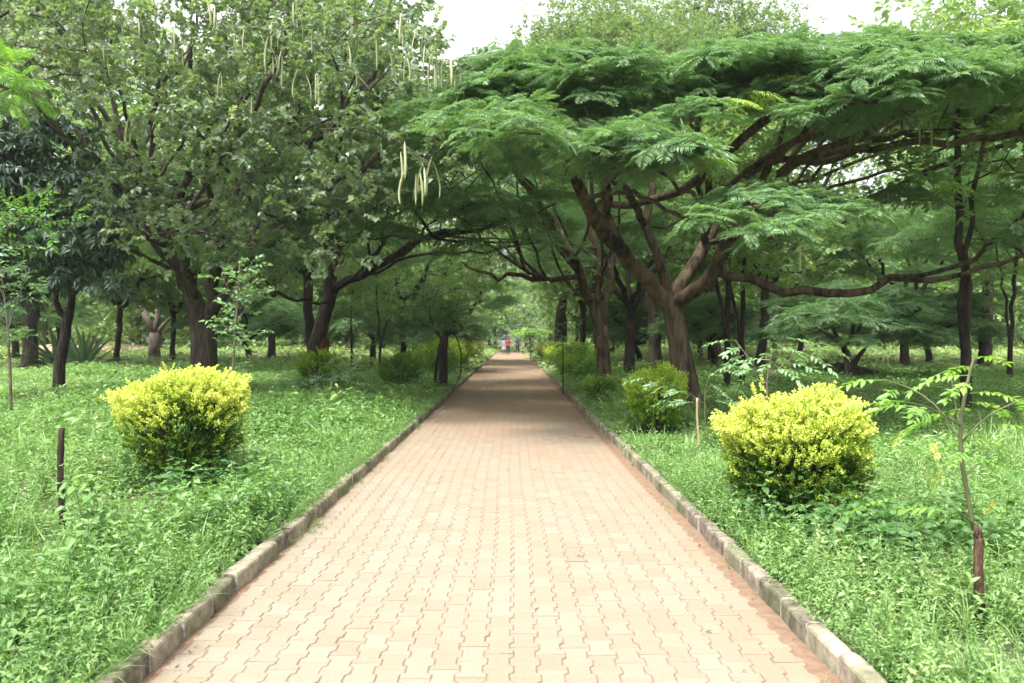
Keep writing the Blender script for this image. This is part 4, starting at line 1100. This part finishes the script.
# ================================================================= BUSHES
gl = leaf_t(.62, .1, .15, False)
sprigs = [twig_t(18, .12, .028, gl, rise=.25, jit=.5, pairs=True, droop=.0) for _ in range(8)]
def golden_bush(name, X, Y, w, h, label, leafm, n=1500, spikes=26, open_base=True, vtop=.92, vlow=.3, group=None, temps=None, ssize=1.0, base_h=.12, ratio=.85, flat_top=.5, foot=.8):
    z0 = float(ground_z(X, Y)); root = empty(name, (X, Y, z0), label, 'bush', group)
    g = Geo(); st = Geo(); temps = temps or sprigs
    rx = w / 2; rz = h / 2
    d = norm(rng.normal(0, 1, (n, 3)))
    lump = 1 + .10 * np.sin(3.1 * d[:, 0] + 4 * d[:, 2] + X) + .07 * np.sin(7 * d[:, 1] + 5 * d[:, 0] + Y) + .05 * np.sin(11 * d[:, 2] + 9 * d[:, 0]) + .05 * np.sin(19 * d[:, 2] + 2.5 * np.sin(4 * d[:, 0] + 3 * d[:, 1]))
    q = np.where(rng.uniform(0, 1, n) < .68, rng.uniform(.84, 1.03, n), rng.uniform(.45, .9, n)) * lump
    sh = d.copy(); sh[:, 2] = np.sign(d[:, 2]) * np.abs(d[:, 2]) ** (flat_top + .25)
    sh[:, :2] *= (1 + .22 * np.clip(.2 - np.abs(d[:, 2] + .1), 0, 1))[:, None]
    taper = foot + (1.06 - foot) * sstep(-1, .35, sh[:, 2])     # narrower towards the foot
    pos = np.stack([sh[:, 0] * rx * q * taper, sh[:, 1] * rx * ratio * q * taper, h * .5 + base_h + sh[:, 2] * rz * q], -1)
    if open_base:
        low = (pos[:, 2] < h * .42) & (rng.uniform(0, 1, n) < .45); pos = pos[~low]; d = d[~low]; q = q[~low]
    m = len(pos)
    dd = norm(d * np.array([1, 1, .5]) + np.array([0, 0, .75]) + rng.normal(0, .3, (m, 3)))
    R = frames(dd, norm(rng.normal(0, 1, (m, 3)) + d * .5))
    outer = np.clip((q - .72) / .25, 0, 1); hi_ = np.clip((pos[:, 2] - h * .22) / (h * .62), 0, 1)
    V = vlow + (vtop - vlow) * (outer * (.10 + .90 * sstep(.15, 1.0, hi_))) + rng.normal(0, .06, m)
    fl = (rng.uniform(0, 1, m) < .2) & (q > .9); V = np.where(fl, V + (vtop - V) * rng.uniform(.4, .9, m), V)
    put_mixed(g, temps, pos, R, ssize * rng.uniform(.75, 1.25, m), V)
    # long unclipped shoots on top
    for _ in range(spikes):
        a = rng.uniform(0, 6.28); r_ = math.sqrt(rng.uniform(0, 1)) * .85; L = rng.uniform(.05, .1) * min(1.3, h) * (2.6 if rng.uniform() < .2 else 1)
        p0 = np.array([rx * r_ * math.cos(a), rx * ratio * r_ * math.sin(a), h * .5 + base_h + rz * (1 - r_ ** 2) ** .35 * .93])
        dr = norm(np.array([math.cos(a) * r_ * .9, math.sin(a) * r_ * .9, .9]) + rng.normal(0, .2, 3))
        k = max(2, int(L / .05)); ps = p0 + dr * np.linspace(0, L, k)[:, None]
        put_mixed(g, temps, ps, frames(np.tile(dr, (k, 1)) + rng.normal(0, .2, (k, 3)), norm(rng.normal(0, 1, (k, 3)))), ssize * rng.uniform(.6, .9, k), vtop + rng.normal(0, .05, k))
    g.build('foliage', leafm, root)
    for i in range(16 if n > 700 else 7):
        a = rng.uniform(0, 6.28); q0 = rng.uniform(0, .18) * w; q1 = rng.uniform(.15, .42) * w; a1 = a + rng.normal(0, .5)
        tube(st, [(q0 * math.cos(a), q0 * math.sin(a), -.1), (q0 * 1.3 * math.cos(a), q0 * 1.3 * math.sin(a), h * .25), (q1 * .8 * math.cos(a1), q1 * .8 * math.sin(a1), h * .55), (q1 * math.cos(a1), q1 * math.sin(a1), h * .85)], [.016, .013, .009, .004], 6)
    st.build('stem', M['bark_dark'], root, smooth=True)
    return root
GB = 'golden bushes lining the path'
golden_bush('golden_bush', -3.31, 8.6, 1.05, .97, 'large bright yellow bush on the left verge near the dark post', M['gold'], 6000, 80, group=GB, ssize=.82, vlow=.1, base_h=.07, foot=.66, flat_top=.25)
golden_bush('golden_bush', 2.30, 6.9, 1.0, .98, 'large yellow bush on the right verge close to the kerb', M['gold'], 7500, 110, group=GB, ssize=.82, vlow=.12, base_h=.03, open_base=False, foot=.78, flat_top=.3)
golden_bush('golden_bush', 2.32, 13.7, .80, .82, 'round lime green bush in front of the big red brown trunk', M['lime'], 1500, 14, group=GB, base_h=.12, vlow=.35, ssize=1.15)
golden_bush('golden_bush', 2.08, 20.3, .58, .5, 'smallest dark green bush, at the kerb by the three stemmed tree', M['lime'], 380, 6, group=GB, base_h=.03, vtop=.6, vlow=.15, ssize=1.2)
golden_bush('golden_bush', -3.0, 23.0, .98, .88, 'clipped dark green dome bush left of the path', M['lime'], 900, 4, group=GB, base_h=.1, vtop=.45, vlow=.1, ssize=1.2, open_base=False)
golden_bush('golden_bush', -4.75, 21.0, .95, .95, 'yellow flecked bush half hidden behind the leafy shrub on the left', M['lime'], 800, 12, group=GB, vtop=.75, vlow=.15, ssize=1.2)
far_sp = [twig_t(10, .26, .07, quad_leaf(.55, .1), rise=.3, jit=.4, pairs=True, stem=False) for _ in range(5)]
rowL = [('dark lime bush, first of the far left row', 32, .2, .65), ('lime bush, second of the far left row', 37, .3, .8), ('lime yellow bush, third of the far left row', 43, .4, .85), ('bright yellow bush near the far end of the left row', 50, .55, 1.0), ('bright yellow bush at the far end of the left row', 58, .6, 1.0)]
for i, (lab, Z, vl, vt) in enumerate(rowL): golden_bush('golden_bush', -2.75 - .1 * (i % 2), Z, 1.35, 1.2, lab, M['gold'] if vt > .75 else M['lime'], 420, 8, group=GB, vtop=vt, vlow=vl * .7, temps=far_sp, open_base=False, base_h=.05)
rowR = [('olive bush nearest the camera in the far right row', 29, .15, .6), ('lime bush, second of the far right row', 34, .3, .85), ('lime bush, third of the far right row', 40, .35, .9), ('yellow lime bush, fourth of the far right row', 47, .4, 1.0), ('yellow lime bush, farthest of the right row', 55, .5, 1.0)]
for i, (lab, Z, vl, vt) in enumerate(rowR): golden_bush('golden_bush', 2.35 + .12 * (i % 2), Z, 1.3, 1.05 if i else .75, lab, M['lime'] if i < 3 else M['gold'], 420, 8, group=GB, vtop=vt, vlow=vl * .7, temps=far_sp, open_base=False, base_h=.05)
golden_bush('round_bush', 1.95, 66, 1.6, 2.0, 'blue grey rounded bush at the far end of the path on the right', M['bluegrey'], 420, 0, vtop=.8, vlow=.3, temps=far_sp, open_base=False, base_h=.0)

# ================================================================= SAPLINGS AND SHRUBS
def sapling(name, limbs, leaf_temps, leafm, label, fronds, stemm, size=1.0, vb=.5, cat='sapling', group=None):
    """limbs: lists of (x, y, Z, r); fronds: (x, y, Z, yaw in degrees, pitch, size, tone)"""
    root_p = P(*limbs[0][0][:3]); X, Y = root_p[0], root_p[1]; b = np.array([X, Y, float(ground_z(X, Y))])
    root = empty(name, b, label, cat, group); g = Geo(); f = Geo()
    for L in limbs:
        p, r = PL(L); p, r = smooth_path(p, r, .06); tube(g, p - b, r, 7, .5)
    for i, (x, y, Z, yaw, pitch, s, v) in enumerate(fronds):
        f.put(leaf_temps[i % len(leaf_temps)], np.array([P(x, y, Z) - b]), yawpitch(np.array([rad(yaw)]), np.array([pitch]), rng.normal(0, .25, 1)), s * size, v)
    g.build('stem', stemm, root, smooth=True); f.build('leaves', leafm, root)
    return root

cp = [compound_t(.30, 6, .075, .40, .5) for _ in range(6)]
# neem-like sapling on the right
fr = []
def along(x0, y0, z0, x1, y1, z1, n, size, v, spread=55):
    for i in range(n):
        t = .35 + .65 * i / max(1, n - 1); x = x0 + (x1 - x0) * t; y = y0 + (y1 - y0) * t; z = z0 + (z1 - z0) * t
        base = 0 if x1 > x0 else 180
        fr.append((x, y, z, base + (spread if i % 2 else -spread) * (1 if i < n - 1 else 0), rng.uniform(-.25, .3), size * rng.uniform(.8, 1.15), v + rng.normal(0, .07)))
Zs = 4.55
along(961, 440, Zs, 885, 380, 4.8, 5, .55, .65); along(961, 424, Zs, 905, 402, 4.3, 4, .5, .6); along(961, 440, Zs, 1040, 392, 4.6, 5, .55, .62)
along(966, 470, Zs, 1015, 440, 4.9, 3, .5, .35); along(975, 520, Zs, 900, 498, 4.3, 2, .5, .72); along(962, 430, Zs, 950, 370, 4.9, 3, .5, .72)
for k in range(7): fr.append((974 - k, 357 + k * 9, Zs, k * 70 + 20, rng.uniform(-.1, .35), .42, .8))
for x, y in ((905, 430), (930, 440), (946, 470), (1000, 500)): fr.append((x, y, Zs, rng.uniform(0, 360), -.4, .22, .98))
for k in range(5): fr.append((964 + rng.uniform(-4, 4), 440 + k * 4, Zs, k * 75, .1, .42, .68))
neem = sapling('neem_sapling', [[(974, 530, Zs, .012), (967, 490, Zs, .012), (962, 460, Zs, .012), (961, 425, Zs, .011), (967, 385, Zs, .009), (974, 357, Zs, .004)],
                        [(962, 442, Zs, .006), (935, 405, 4.7, .005), (909, 388, 4.8, .004), (885, 380, 4.8, .002)], [(961, 426, Zs, .005), (930, 408, 4.4, .004), (905, 402, 4.3, .002)],
                        [(962, 442, Zs, .006), (990, 415, 4.55, .005), (1040, 392, 4.6, .003)], [(966, 475, Zs, .004), (990, 455, 4.7, .003), (1015, 440, 4.9, .002)], [(976, 525, Zs, .004), (940, 500, 4.4, .003), (900, 498, 4.3, .002)], [(961, 430, Zs, .005), (955, 400, 4.7, .004), (950, 370, 4.9, .002)]],
        cp, M['neem'], 'young compound leaved sapling sprouting above the broken stake at right', fr, M['stem'], 1.65)
# the broken stake it grows beside / out of
def stake(name, p0, p1, r, mat, label, cat, rings=3, broken=True):
    p0 = np.asarray(p0, float); p1 = np.asarray(p1, float); root = None
    g = Geo(); n = 18; t = np.linspace(0, 1, n); pts = p0 + (p1 - p0) * t[:, None] + np.stack([.006 * np.sin(t * 7), .004 * np.cos(t * 5), 0 * t], -1)
    rs = r * (1.1 - .2 * t)
    for k in range(rings):
        c = (k + .7) / (rings + .3); rs = rs + r * .2 * np.exp(-((t - c) / .025) ** 2)
    tube(g, pts - p0, rs, 10, .5, .04)
    if broken:
        for k in range(5):
            a = k * 1.26; e = (p1 - p0) + np.array([r * .6 * math.cos(a), r * .6 * math.sin(a), -.01])
            tube(g, [e, e + [0, 0, .02 + .02 * (k % 3)], e + [.004, 0, .05 + .03 * (k % 2)]], [r * .4, r * .25, r * .05], 5)
    o = g.build(name, mat, smooth=True); o.location = tuple(p0); tag(o, label, cat); return o
b = P(981, 640, 4.45); b[2] = float(ground_z(b[0], b[1])) - .1
stake('wooden_stake', b, P(979, 535, 4.45), .024, M['stake'], 'thick brown broken stake in the grass at lower right', 'stake', 4)
b = P(62, 530, 6.2); b[2] = float(ground_z(b[0], b[1])) - .1
stake('wooden_post', b, P(61, 428, 6.2), .023, M['blackpost'], 'short dark charred post in the weeds at lower left', 'post', 3, False)
b = P(699, 458, 11.3); b[2] = float(ground_z(b[0], b[1])) - .05
stake('bamboo_stake', b, P(697, 398, 11.3), .016, M['bamboo'], 'thin pale cane standing between the round lime bush and the large yellow bush', 'stake', 4, False)

# feathery pale sapling behind the right yellow bush
fr = []; Zp = 9.2
along(768, 385, Zp, 735, 340, 9.4, 5, .75, .7); along(768, 380, Zp, 787, 338, 9, 4, .75, .75); along(768, 375, Zp, 820, 342, 9.3, 5, .8, .75); along(768, 385, Zp, 745, 362, 8.9, 3, .7, .6)
for k in range(5): fr.append((770, 350 + k * 5, Zp, k * 80, .2, .7, .7))
sapling('feathery_sapling', [[(769, 470, Zp, .014), (769, 420, Zp, .013), (767, 385, Zp, .012), (772, 350, Zp, .005)], [(768, 386, Zp, .007), (750, 360, 9.3, .005), (735, 340, 9.4, .003)], [(768, 380, Zp, .006), (787, 338, 9, .003)], [(768, 378, Zp, .006), (795, 356, 9.2, .005), (820, 342, 9.3, .003)]],
        cp, M['pale_sap'], 'pale feathery sapling standing up behind the right yellow bush', fr, M['bark_pale'], 1.5)
# pale sapling tied at the cane
fr = []; Zp = 11.6
along(705, 400, Zp, 650, 378, 11.6, 5, .85, .5); along(705, 398, Zp, 745, 380, 11.6, 5, .85, .6); along(705, 395, Zp, 720, 362, 11.6, 4, .8, .6); along(705, 400, Zp, 735, 402, 11.3, 4, .8, .5); along(705, 405, Zp, 672, 398, 11.3, 4, .8, .5)
sapling('feathery_sapling', [[(706, 458, Zp, .009), (705, 400, Zp, .007), (708, 380, Zp, .005), (714, 366, Zp, .003)], [(705, 404, Zp, .004), (680, 388, Zp, .003), (655, 380, Zp, .002)], [(705, 398, Zp, .004), (740, 384, Zp, .002)]],
        cp, M['pale_sap'], 'pale feathery sapling beside the thin cane', fr, M['stem'], 1.35)
# tall thin sapling behind the left yellow bush
sm = [twig_t(7, .22, .07, leaf_t(.5, .1, .2, False), droop=.3) for _ in range(5)]
fr = []; Zp = 12.5
for k in range(30):
    y = 262 + k * 4.2; x = 239 - k * .28; fr.append((x + rng.normal(0, 2), y, Zp + rng.normal(0, .05), rng.uniform(0, 360), rng.uniform(-.2, .5), rng.uniform(.8, 1.6), rng.uniform(.4, .9)))
for (xa, ya, xb, yb) in ((238, 310, 222, 275), (237, 320, 262, 290), (236, 335, 215, 318), (236, 345, 258, 330), (238, 300, 252, 262)):
    for k in range(6):
        t = .3 + .7 * k / 5; fr.append((xa + (xb - xa) * t, ya + (yb - ya) * t, Zp + .1 * t, rng.uniform(0, 360), rng.uniform(-.2, .4), rng.uniform(.9, 1.5), rng.uniform(.4, .9)))
sapling('thin_sapling', [[(231, 425, Zp, .02), (233, 370, Zp, .018), (236, 320, Zp, .014), (240, 262, Zp, .006)], [(238, 310, Zp, .007), (222, 275, 12.6, .003)], [(237, 320, Zp, .007), (262, 290, 12.6, .003)], [(236, 335, Zp, .006), (215, 318, 12.6, .003)], [(236, 345, Zp, .006), (258, 330, 12.6, .003)], [(238, 300, Zp, .006), (252, 262, 12.6, .003)]],
        sm, M['pale_sap'], 'tall thin pale stemmed sapling behind the left yellow bush', fr, M['bark_pale'], 1.0)
# thin pale sapling at the left edge
fr = []; Zp = 12
for (xa, ya, xb, yb) in ((10, 320, 0, 262), (14, 330, 30, 268), (12, 300, -15, 250), (15, 300, 45, 285), (12, 345, 35, 330), (10, 350, -10, 330), (14, 290, 20, 245)):
    for k in range(8):
        t = .3 + .7 * k / 7; fr.append((xa + (xb - xa) * t, ya + (yb - ya) * t, Zp + .15 * t, rng.uniform(0, 360), rng.uniform(-.2, .4), rng.uniform(.9, 1.5), rng.uniform(.3, .8)))
sapling('thin_sapling', [[(11, 410, Zp, .022), (10, 370, Zp, .02), (7, 320, Zp, .014), (0, 262, Zp, .006)], [(8, 330, Zp, .012), (18, 300, Zp, .01), (30, 268, Zp, .005)], [(16, 305, Zp, .007), (45, 285, Zp, .004)], [(5, 300, Zp, .006), (-15, 250, Zp, .004)]],
        sm, M['pale_sap'], 'thin whitish two stemmed sapling at the left edge of the view', fr, M['bark_pale'], 1.0)
# leafy shrub in front of the scarred trunk
fr = []; Zp = 18.6
for k in range(75):
    a = rng.uniform(0, math.pi); q = rng.uniform(.3, 1); fr.append((330 + 34 * q * math.cos(a), 398 - 36 * q * math.sin(a), Zp + rng.uniform(-.4, .4), rng.uniform(0, 360), rng.uniform(-.2, .6), rng.uniform(1.1, 1.9), rng.uniform(.2, .9)))
sapling('leafy_shrub', [[(330, 408, Zp, .02), (325, 385, Zp, .015), (312, 368, Zp, .006)], [(330, 408, Zp, .018), (338, 380, Zp, .013), (345, 364, Zp, .006)], [(331, 408, Zp, .015), (332, 375, Zp, .006)], [(332, 408, Zp, .013), (355, 385, Zp, .006)]],
        cp, M['pale_sap'], 'loose leafy shrub in front of the red scarred trunk', fr, M['bark_dark'], 1.0, cat='shrub')

# young trees just outside the left edge whose sprays come into view
def edge_tree(name, X, Y, tips, temps, leafm, label, size, per, vb):
    b = np.array([X, Y, float(ground_z(X, Y)) - .1]); sk = Skeleton()
    sk.limb([b, b + [.05, 0, 1.5], b + [.1, 0, 3.2], b + [.2, 0, 5.5]], [.10, .08, .06, .03], wob=.03)
    sk.grow(tips, .01, .3, .2, .04); g = Geo()
    leafy(g, tips, [.4] * len(tips), per, temps, size, .5, .1, .15, vbase=vb)
    return finish_tree(name, b, sk, g, M['bark_pale'], leafm, label)
tips = [P(*t) for t in ((2, 215, 10.5), (22, 216, 10.3), (42, 218, 10.2), (10, 228, 10.6), (-20, 215, 10.6), (-60, 190, 11), (-50, 215, 11))] + [np.array([-7.6, 11, 4.4]), np.array([-8.2, 10.5, 4.9]), np.array([-7.4, 11.6, 5.2])]
edge_tree('young_tree', -7.9, 11.0, tips, [twig_t(9, .3, .085, leaf_t(.5, .1, .2, False)) for _ in range(4)], M['neem'], 'bright green leafy branch reaching in at the left edge below the glossy tree', .9, 50, .2)
tips = [P(*t) for t in ((-15, 60, 10.5), (-2, 70, 10.3), (8, 88, 10.2), (-12, 100, 10.4), (-35, 70, 10.5), (-60, 60, 10.8), (-12, 30, 10.6), (-50, 20, 10.8))]
edge_tree('young_tree', -6.6, 9.6, tips, [frond_t(.36, 12, .12, .03, .5) for _ in range(4)], M['neem'], 'yellow green feathery branch hanging in at the upper left corner', .8, 55, .6)

# agaves on the far left
def agave(X, Y, s, label):
    z0 = float(ground_z(X, Y)); g = Geo(); n = 34
    lt = leaf_t(.11, .3, .18)
    g.put(lt, np.zeros((n, 3)), yawpitch(np.arange(n) * 2.399, np.linspace(1.4, .25, n) + rng.normal(0, .06, n)), s * rng.uniform(.85, 1.1, n), rng.uniform(.2, .8, n))
    o = g.build('agave_plant', M['agave']); o.location = (X, Y, z0); tag(o, label, 'agave', 'agaves under the trees'); return o
agave(-19.2, 36.0, 2.0, 'spiky agave left of the glossy tree trunk'); agave(-17.3, 34.5, 2.1, 'spiky agave right of the glossy tree trunk')

# pale pruned tree with two cut limbs
b = base_at(154, 46); root = empty('pruned_tree', b, 'pale pruned tree with two short cut limbs beside the dirt clearing', 'tree'); g = Geo()
tube(g, [(0, 0, 0), (0, 0, .8), (.05, 0, 1.5)], [.36, .28, .27], 12, .5, .05)
tube(g, [(.05, 0, 1.35), (-.35, 0, 2.2), (-.75, .05, 3.0)], [.22, .16, .12], 10, .5, .05); tube(g, [(.05, 0, 1.35), (.2, 0, 2.2), (.25, 0, 3.7)], [.2, .16, .1], 10, .5, .05); tube(g, [(.05, 0, 1.3), (.5, 0, 1.9), (.85, 0, 2.3)], [.16, .12, .08], 10, .5, .05)
g.build('trunk', M['bark_pale'], root, smooth=True)
# dark fallen log below the long limb
b = base_at(850, 30); g = Geo()
tube(g, [(-.8, 0, .35), (-.4, .05, .42), (.1, 0, .40), (.6, .1, .36), (1.1, .2, .3)], [.24, .28, .22, .12, .05], 12, .5, .08); tube(g, [(.0, 0, .35), (.3, 0, .9), (.7, .1, 1.3)], [.14, .09, .04], 8, .5, .05); tube(g, [(-.6, 0, .35), (-.9, .1, .8)], [.12, .05], 8)
o = g.build('fallen_log', M['bark_dark'], smooth=True); o.location = tuple(b); tag(o, 'dark fallen log with stub branches below the long bare limb', 'log')

# cut and resprouted tree left of the path, with an arching whip
def resprouted():
    b = base_at(443, 25); sk = Skeleton()
    sk.limb([b, b + [-.02, 0, .6], b + [.0, 0, 1.2], b + [.08, 0, 1.75]], [.17, .13, .12, .15], wob=.03); n0 = len(sk.p) - 1
    sk.limb([b + [-.2, .1, 0], b + [-.22, .1, .8], b + [-.05, .05, 1.6]], [.06, .05, .05], parent=0, wob=.02)
    C = []; Rr = []
    for i in range(34):
        d = norm(rng.normal(0, 1, 3)); q = rng.uniform(.2, 1) ** .5; C.append(b + np.array([.05, 0, 2.35]) + d * q * np.array([1.0, 1.0, .75])); Rr.append(rng.uniform(.25, .4))
    sk.limb([b + [.08, 0, 1.7], b + [.35, -.05, 1.75], b + [.55, -.05, 1.2], b + [.5, 0, .6], b + [.3, 0, .15]], [.022, .022, .02, .02, .015], parent=n0, wob=.01)
    sk.grow(C, .008, .4, .2, .05, minnode=4); g = Geo(); leafy(g, C, Rr, 75, [twig_t(9, .25, .09, quad_leaf(.5, .2), stem=False) for _ in range(5)], 1.0, .7, .2, .2, vbase=.2)
    finish_tree('resprouted_tree', b, sk, g, M['bark_dark'], M['wood_leaf'], 'small dark resprouted tree left of the path with an arching drooping whip')
resprouted()
# slim young tree at the right kerb
fr = []; Zp = 24
for k in range(26): fr.append((563 + rng.normal(0, 5), 322 + k * 1.9, Zp + rng.normal(0, .2), rng.uniform(0, 360), rng.uniform(-.2, .5), rng.uniform(1.2, 2.2), rng.uniform(.0, .5)))
sapling('thin_sapling', [[(563, 395, Zp, .02), (563, 350, Zp, .016), (562, 315, Zp, .008)]], sm, M['pale_sap'], 'slim dark stemmed sapling by the right kerb before the lime bush row', fr, M['bark_dark'], 1.0)
# light tiered sapling at the path end
fr = []; Zp = 66
for k in range(40): fr.append((rng.uniform(520, 538), rng.uniform(328, 332), Zp + rng.uniform(-.6, .6), rng.uniform(0, 360), rng.uniform(-.1, .2), rng.uniform(2.6, 4), rng.uniform(.5, .9)))
sapling('tiered_sapling', [[(531, 358, Zp, .05), (530, 345, Zp, .04), (529, 329, Zp, .02)], [(530, 336, Zp, .02), (520, 329, Zp, .01)], [(530, 336, Zp, .02), (538, 330, Zp, .01)]], cp, M['neem'], 'light green flat topped sapling at the far end beside the path', fr, M['bark_dark'], 1.0)

# ================================================================= PEOPLE at the far end
def skin_part(name, verts, edges, radii, mat, parent, root=0, sub=2):
    me = bpy.data.meshes.new(name); me.from_pydata([tuple(v) for v in verts], edges, []); me.update()
    o = bpy.data.objects.new(name, me); COL.objects.link(o); o.parent = parent
    m = o.modifiers.new('skin', 'SKIN')
    sv = me.skin_vertices[0].data if me.skin_vertices else None
    if sv is None:
        bm_layer = me.attributes.new('x', 'FLOAT', 'POINT')
    for i, r in enumerate(radii):
        rr = r if isinstance(r, tuple) else (r, r); me.skin_vertices[0].data[i].radius = rr
        me.skin_vertices[0].data[i].use_root = (i == root)
    s = o.modifiers.new('sub', 'SUBSURF'); s.levels = sub; s.render_levels = sub
    me.materials.append(mat); return o
import bmesh
def skin_mesh(name, verts, edges, radii, mat, parent, root=0, sub=2):
    bm = bmesh.new(); lay = bm.verts.layers.skin.new(); vs = []
    for i, (v, r) in enumerate(zip(verts, radii)):
        b_ = bm.verts.new(v); b_[lay].radius = r if isinstance(r, tuple) else (r, r); b_[lay].use_root = (i == root); vs.append(b_)
    for a, c in edges: bm.edges.new((vs[a], vs[c]))
    me = bpy.data.meshes.new(name); bm.to_mesh(me); bm.free()
    o = bpy.data.objects.new(name, me); COL.objects.link(o); o.parent = parent
    o.modifiers.new('skin', 'SKIN'); s = o.modifiers.new('sub', 'SUBSURF'); s.levels = sub; s.render_levels = sub
    me.materials.append(mat)
    return o
SKIN = plain_mat('skin', (.22, .12, .08), .6, .1); HAIR = plain_mat('dark_hair', (.015, .012, .01), .7, .2)
def person(X, Y, h, yaw, label, top_c, low_c, stride=.12, skirt=False, bag=None):
    root = empty('person', (X, Y, .006), label, 'person', 'people walking at the far end'); s = h / 1.7
    root.rotation_euler = (0, 0, yaw)
    st = stride
    body = [(0, 0, .93), (0, 0, 1.12), (0, 0, 1.32), (0, 0, 1.43), (0, .01, 1.50), (0, .02, 1.60), (0, .02, 1.67),
            (.17, 0, 1.38), (.21, -.02, 1.12), (.22, .06 + st * .3, .90), (.22, .1 + st * .4, .82), (-.17, 0, 1.38), (-.21, .02, 1.12), (-.22, .02 - st * .3, .90), (-.22, .05 - st * .3, .82),
            (.09, 0, .86), (.10, st * .7, .48), (.10, st * .6, .08), (.10, st * .6 + .14, .03), (-.09, 0, .86), (-.10, -st * .3, .48), (-.10, -st, .10), (-.10, -st + .13, .04)]
    ed = [(0, 1), (1, 2), (2, 3), (3, 4), (4, 5), (5, 6), (2, 7), (7, 8), (8, 9), (9, 10), (2, 11), (11, 12), (12, 13), (13, 14), (0, 15), (15, 16), (16, 17), (17, 18), (0, 19), (19, 20), (20, 21), (21, 22)]
    rr = [(.14, .10), (.12, .09), (.14, .1), .06, .05, (.075, .09), (.06, .07), .055, .042, .032, .03, .055, .042, .032, .03, .085, .055, .04, .03, .085, .055, .04, .03]
    sc = lambda L: [tuple(np.array(v) * s) for v in L]
    skin_mesh('body', sc(body), ed, rr, SKIN, root)
    tm = plain_mat('top_cloth', top_c, .85, .12); lm = plain_mat('lower_cloth', low_c, .85, .12)
    skin_mesh('shirt', sc([(0, 0, .88), (0, 0, 1.12), (0, 0, 1.33), (0, 0, 1.43), (.17, 0, 1.385), (.2, -.01, 1.2), (-.17, 0, 1.385), (-.2, .01, 1.2)]), [(0, 1), (1, 2), (2, 3), (2, 4), (4, 5), (2, 6), (6, 7)], [(.17, .13), (.15, .115), (.165, .12), .07, .075, .062, .075, .062], tm, root)
    if skirt:
        skin_mesh('skirt', sc([(0, 0, .95), (0, 0, .7), (0, 0, .38)]), [(0, 1), (1, 2)], [(.16, .12), (.2, .17), (.23, .2)], lm, root)
    else:
        skin_mesh('trousers', sc([(0, 0, .93), (.09, 0, .84), (.1, st * .7, .48), (.1, st * .6, .12), (-.09, 0, .84), (-.1, -st * .3, .48), (-.1, -st * .95, .14)]), [(0, 1), (1, 2), (2, 3), (0, 4), (4, 5), (5, 6)], [(.155, .12), .1, .075, .06, .1, .075, .06], lm, root)
    skin_mesh('hair', sc([(0, -.02, 1.60), (0, 0, 1.685), (0, -.045, 1.52)]), [(0, 1), (0, 2)], [(.082, .085), (.06, .07), (.06, .04)], HAIR, root, sub=2)
    # face: eyes, nose, mouth sit on the front (+y)
    g = Geo()
    for dx in (-.03, .03): tube(g, [np.array((dx - .01, .10, 1.61)) * s, np.array((dx + .01, .10, 1.61)) * s], [.008, .008], 6)
    tube(g, [np.array((0, .095, 1.60)) * s, np.array((0, .12, 1.575)) * s], [.008, .012], 6); tube(g, [np.array((-.02, .098, 1.55)) * s, np.array((.02, .098, 1.55)) * s], [.006, .006], 6)
    g.build('face', plain_mat('face_features', (.10, .04, .03)), root)
    return root
person(-.80, 81, 1.6, 3.14, 'person in pale blue top and whitish skirt walking beside the person in red', (.25, .33, .42), (.36, .30, .31), .1, True)
person(-.38, 78, 1.68, 3.14, 'person in red top and dark trousers in the middle of the path', (.26, .02, .035), (.02, .02, .03), .14)
person(.55, 86, 1.65, 0.0, 'person in dark navy clothes farthest right on the path', (.03, .04, .1), (.02, .02, .04), .12)

# ================================================================= the moist air under the trees
def haze():
    g = Geo(); x, y0, y1, z0, z1 = 720, -40, 920, -2.5, 26
    V = [(a, b_, c) for c in (z0, z1) for a, b_ in ((-x, y0), (x, y0), (x, y1), (-x, y1))]
    g.raw(V, [0, 3, 2, 1, 4, 5, 6, 7, 0, 1, 5, 4, 1, 2, 6, 5, 2, 3, 7, 6, 3, 0, 4, 7], [4] * 6)
    m, t = nodes_of('haze_air'); p = N(t, 'ShaderNodeVolumePrincipled')
    p.inputs['Color'].default_value = (.92, .95, 1, 1); p.inputs['Density'].default_value = .0004; p.inputs['Anisotropy'].default_value = .2
    o = N(t, 'ShaderNodeOutputMaterial'); t.links.new(p.outputs[0], o.inputs['Volume'])
    o = g.build('haze', m); tag(o, 'thin pale haze softening the far end of the park', 'haze', kind='stuff')
haze()
SC.cycles.volume_bounces = 0
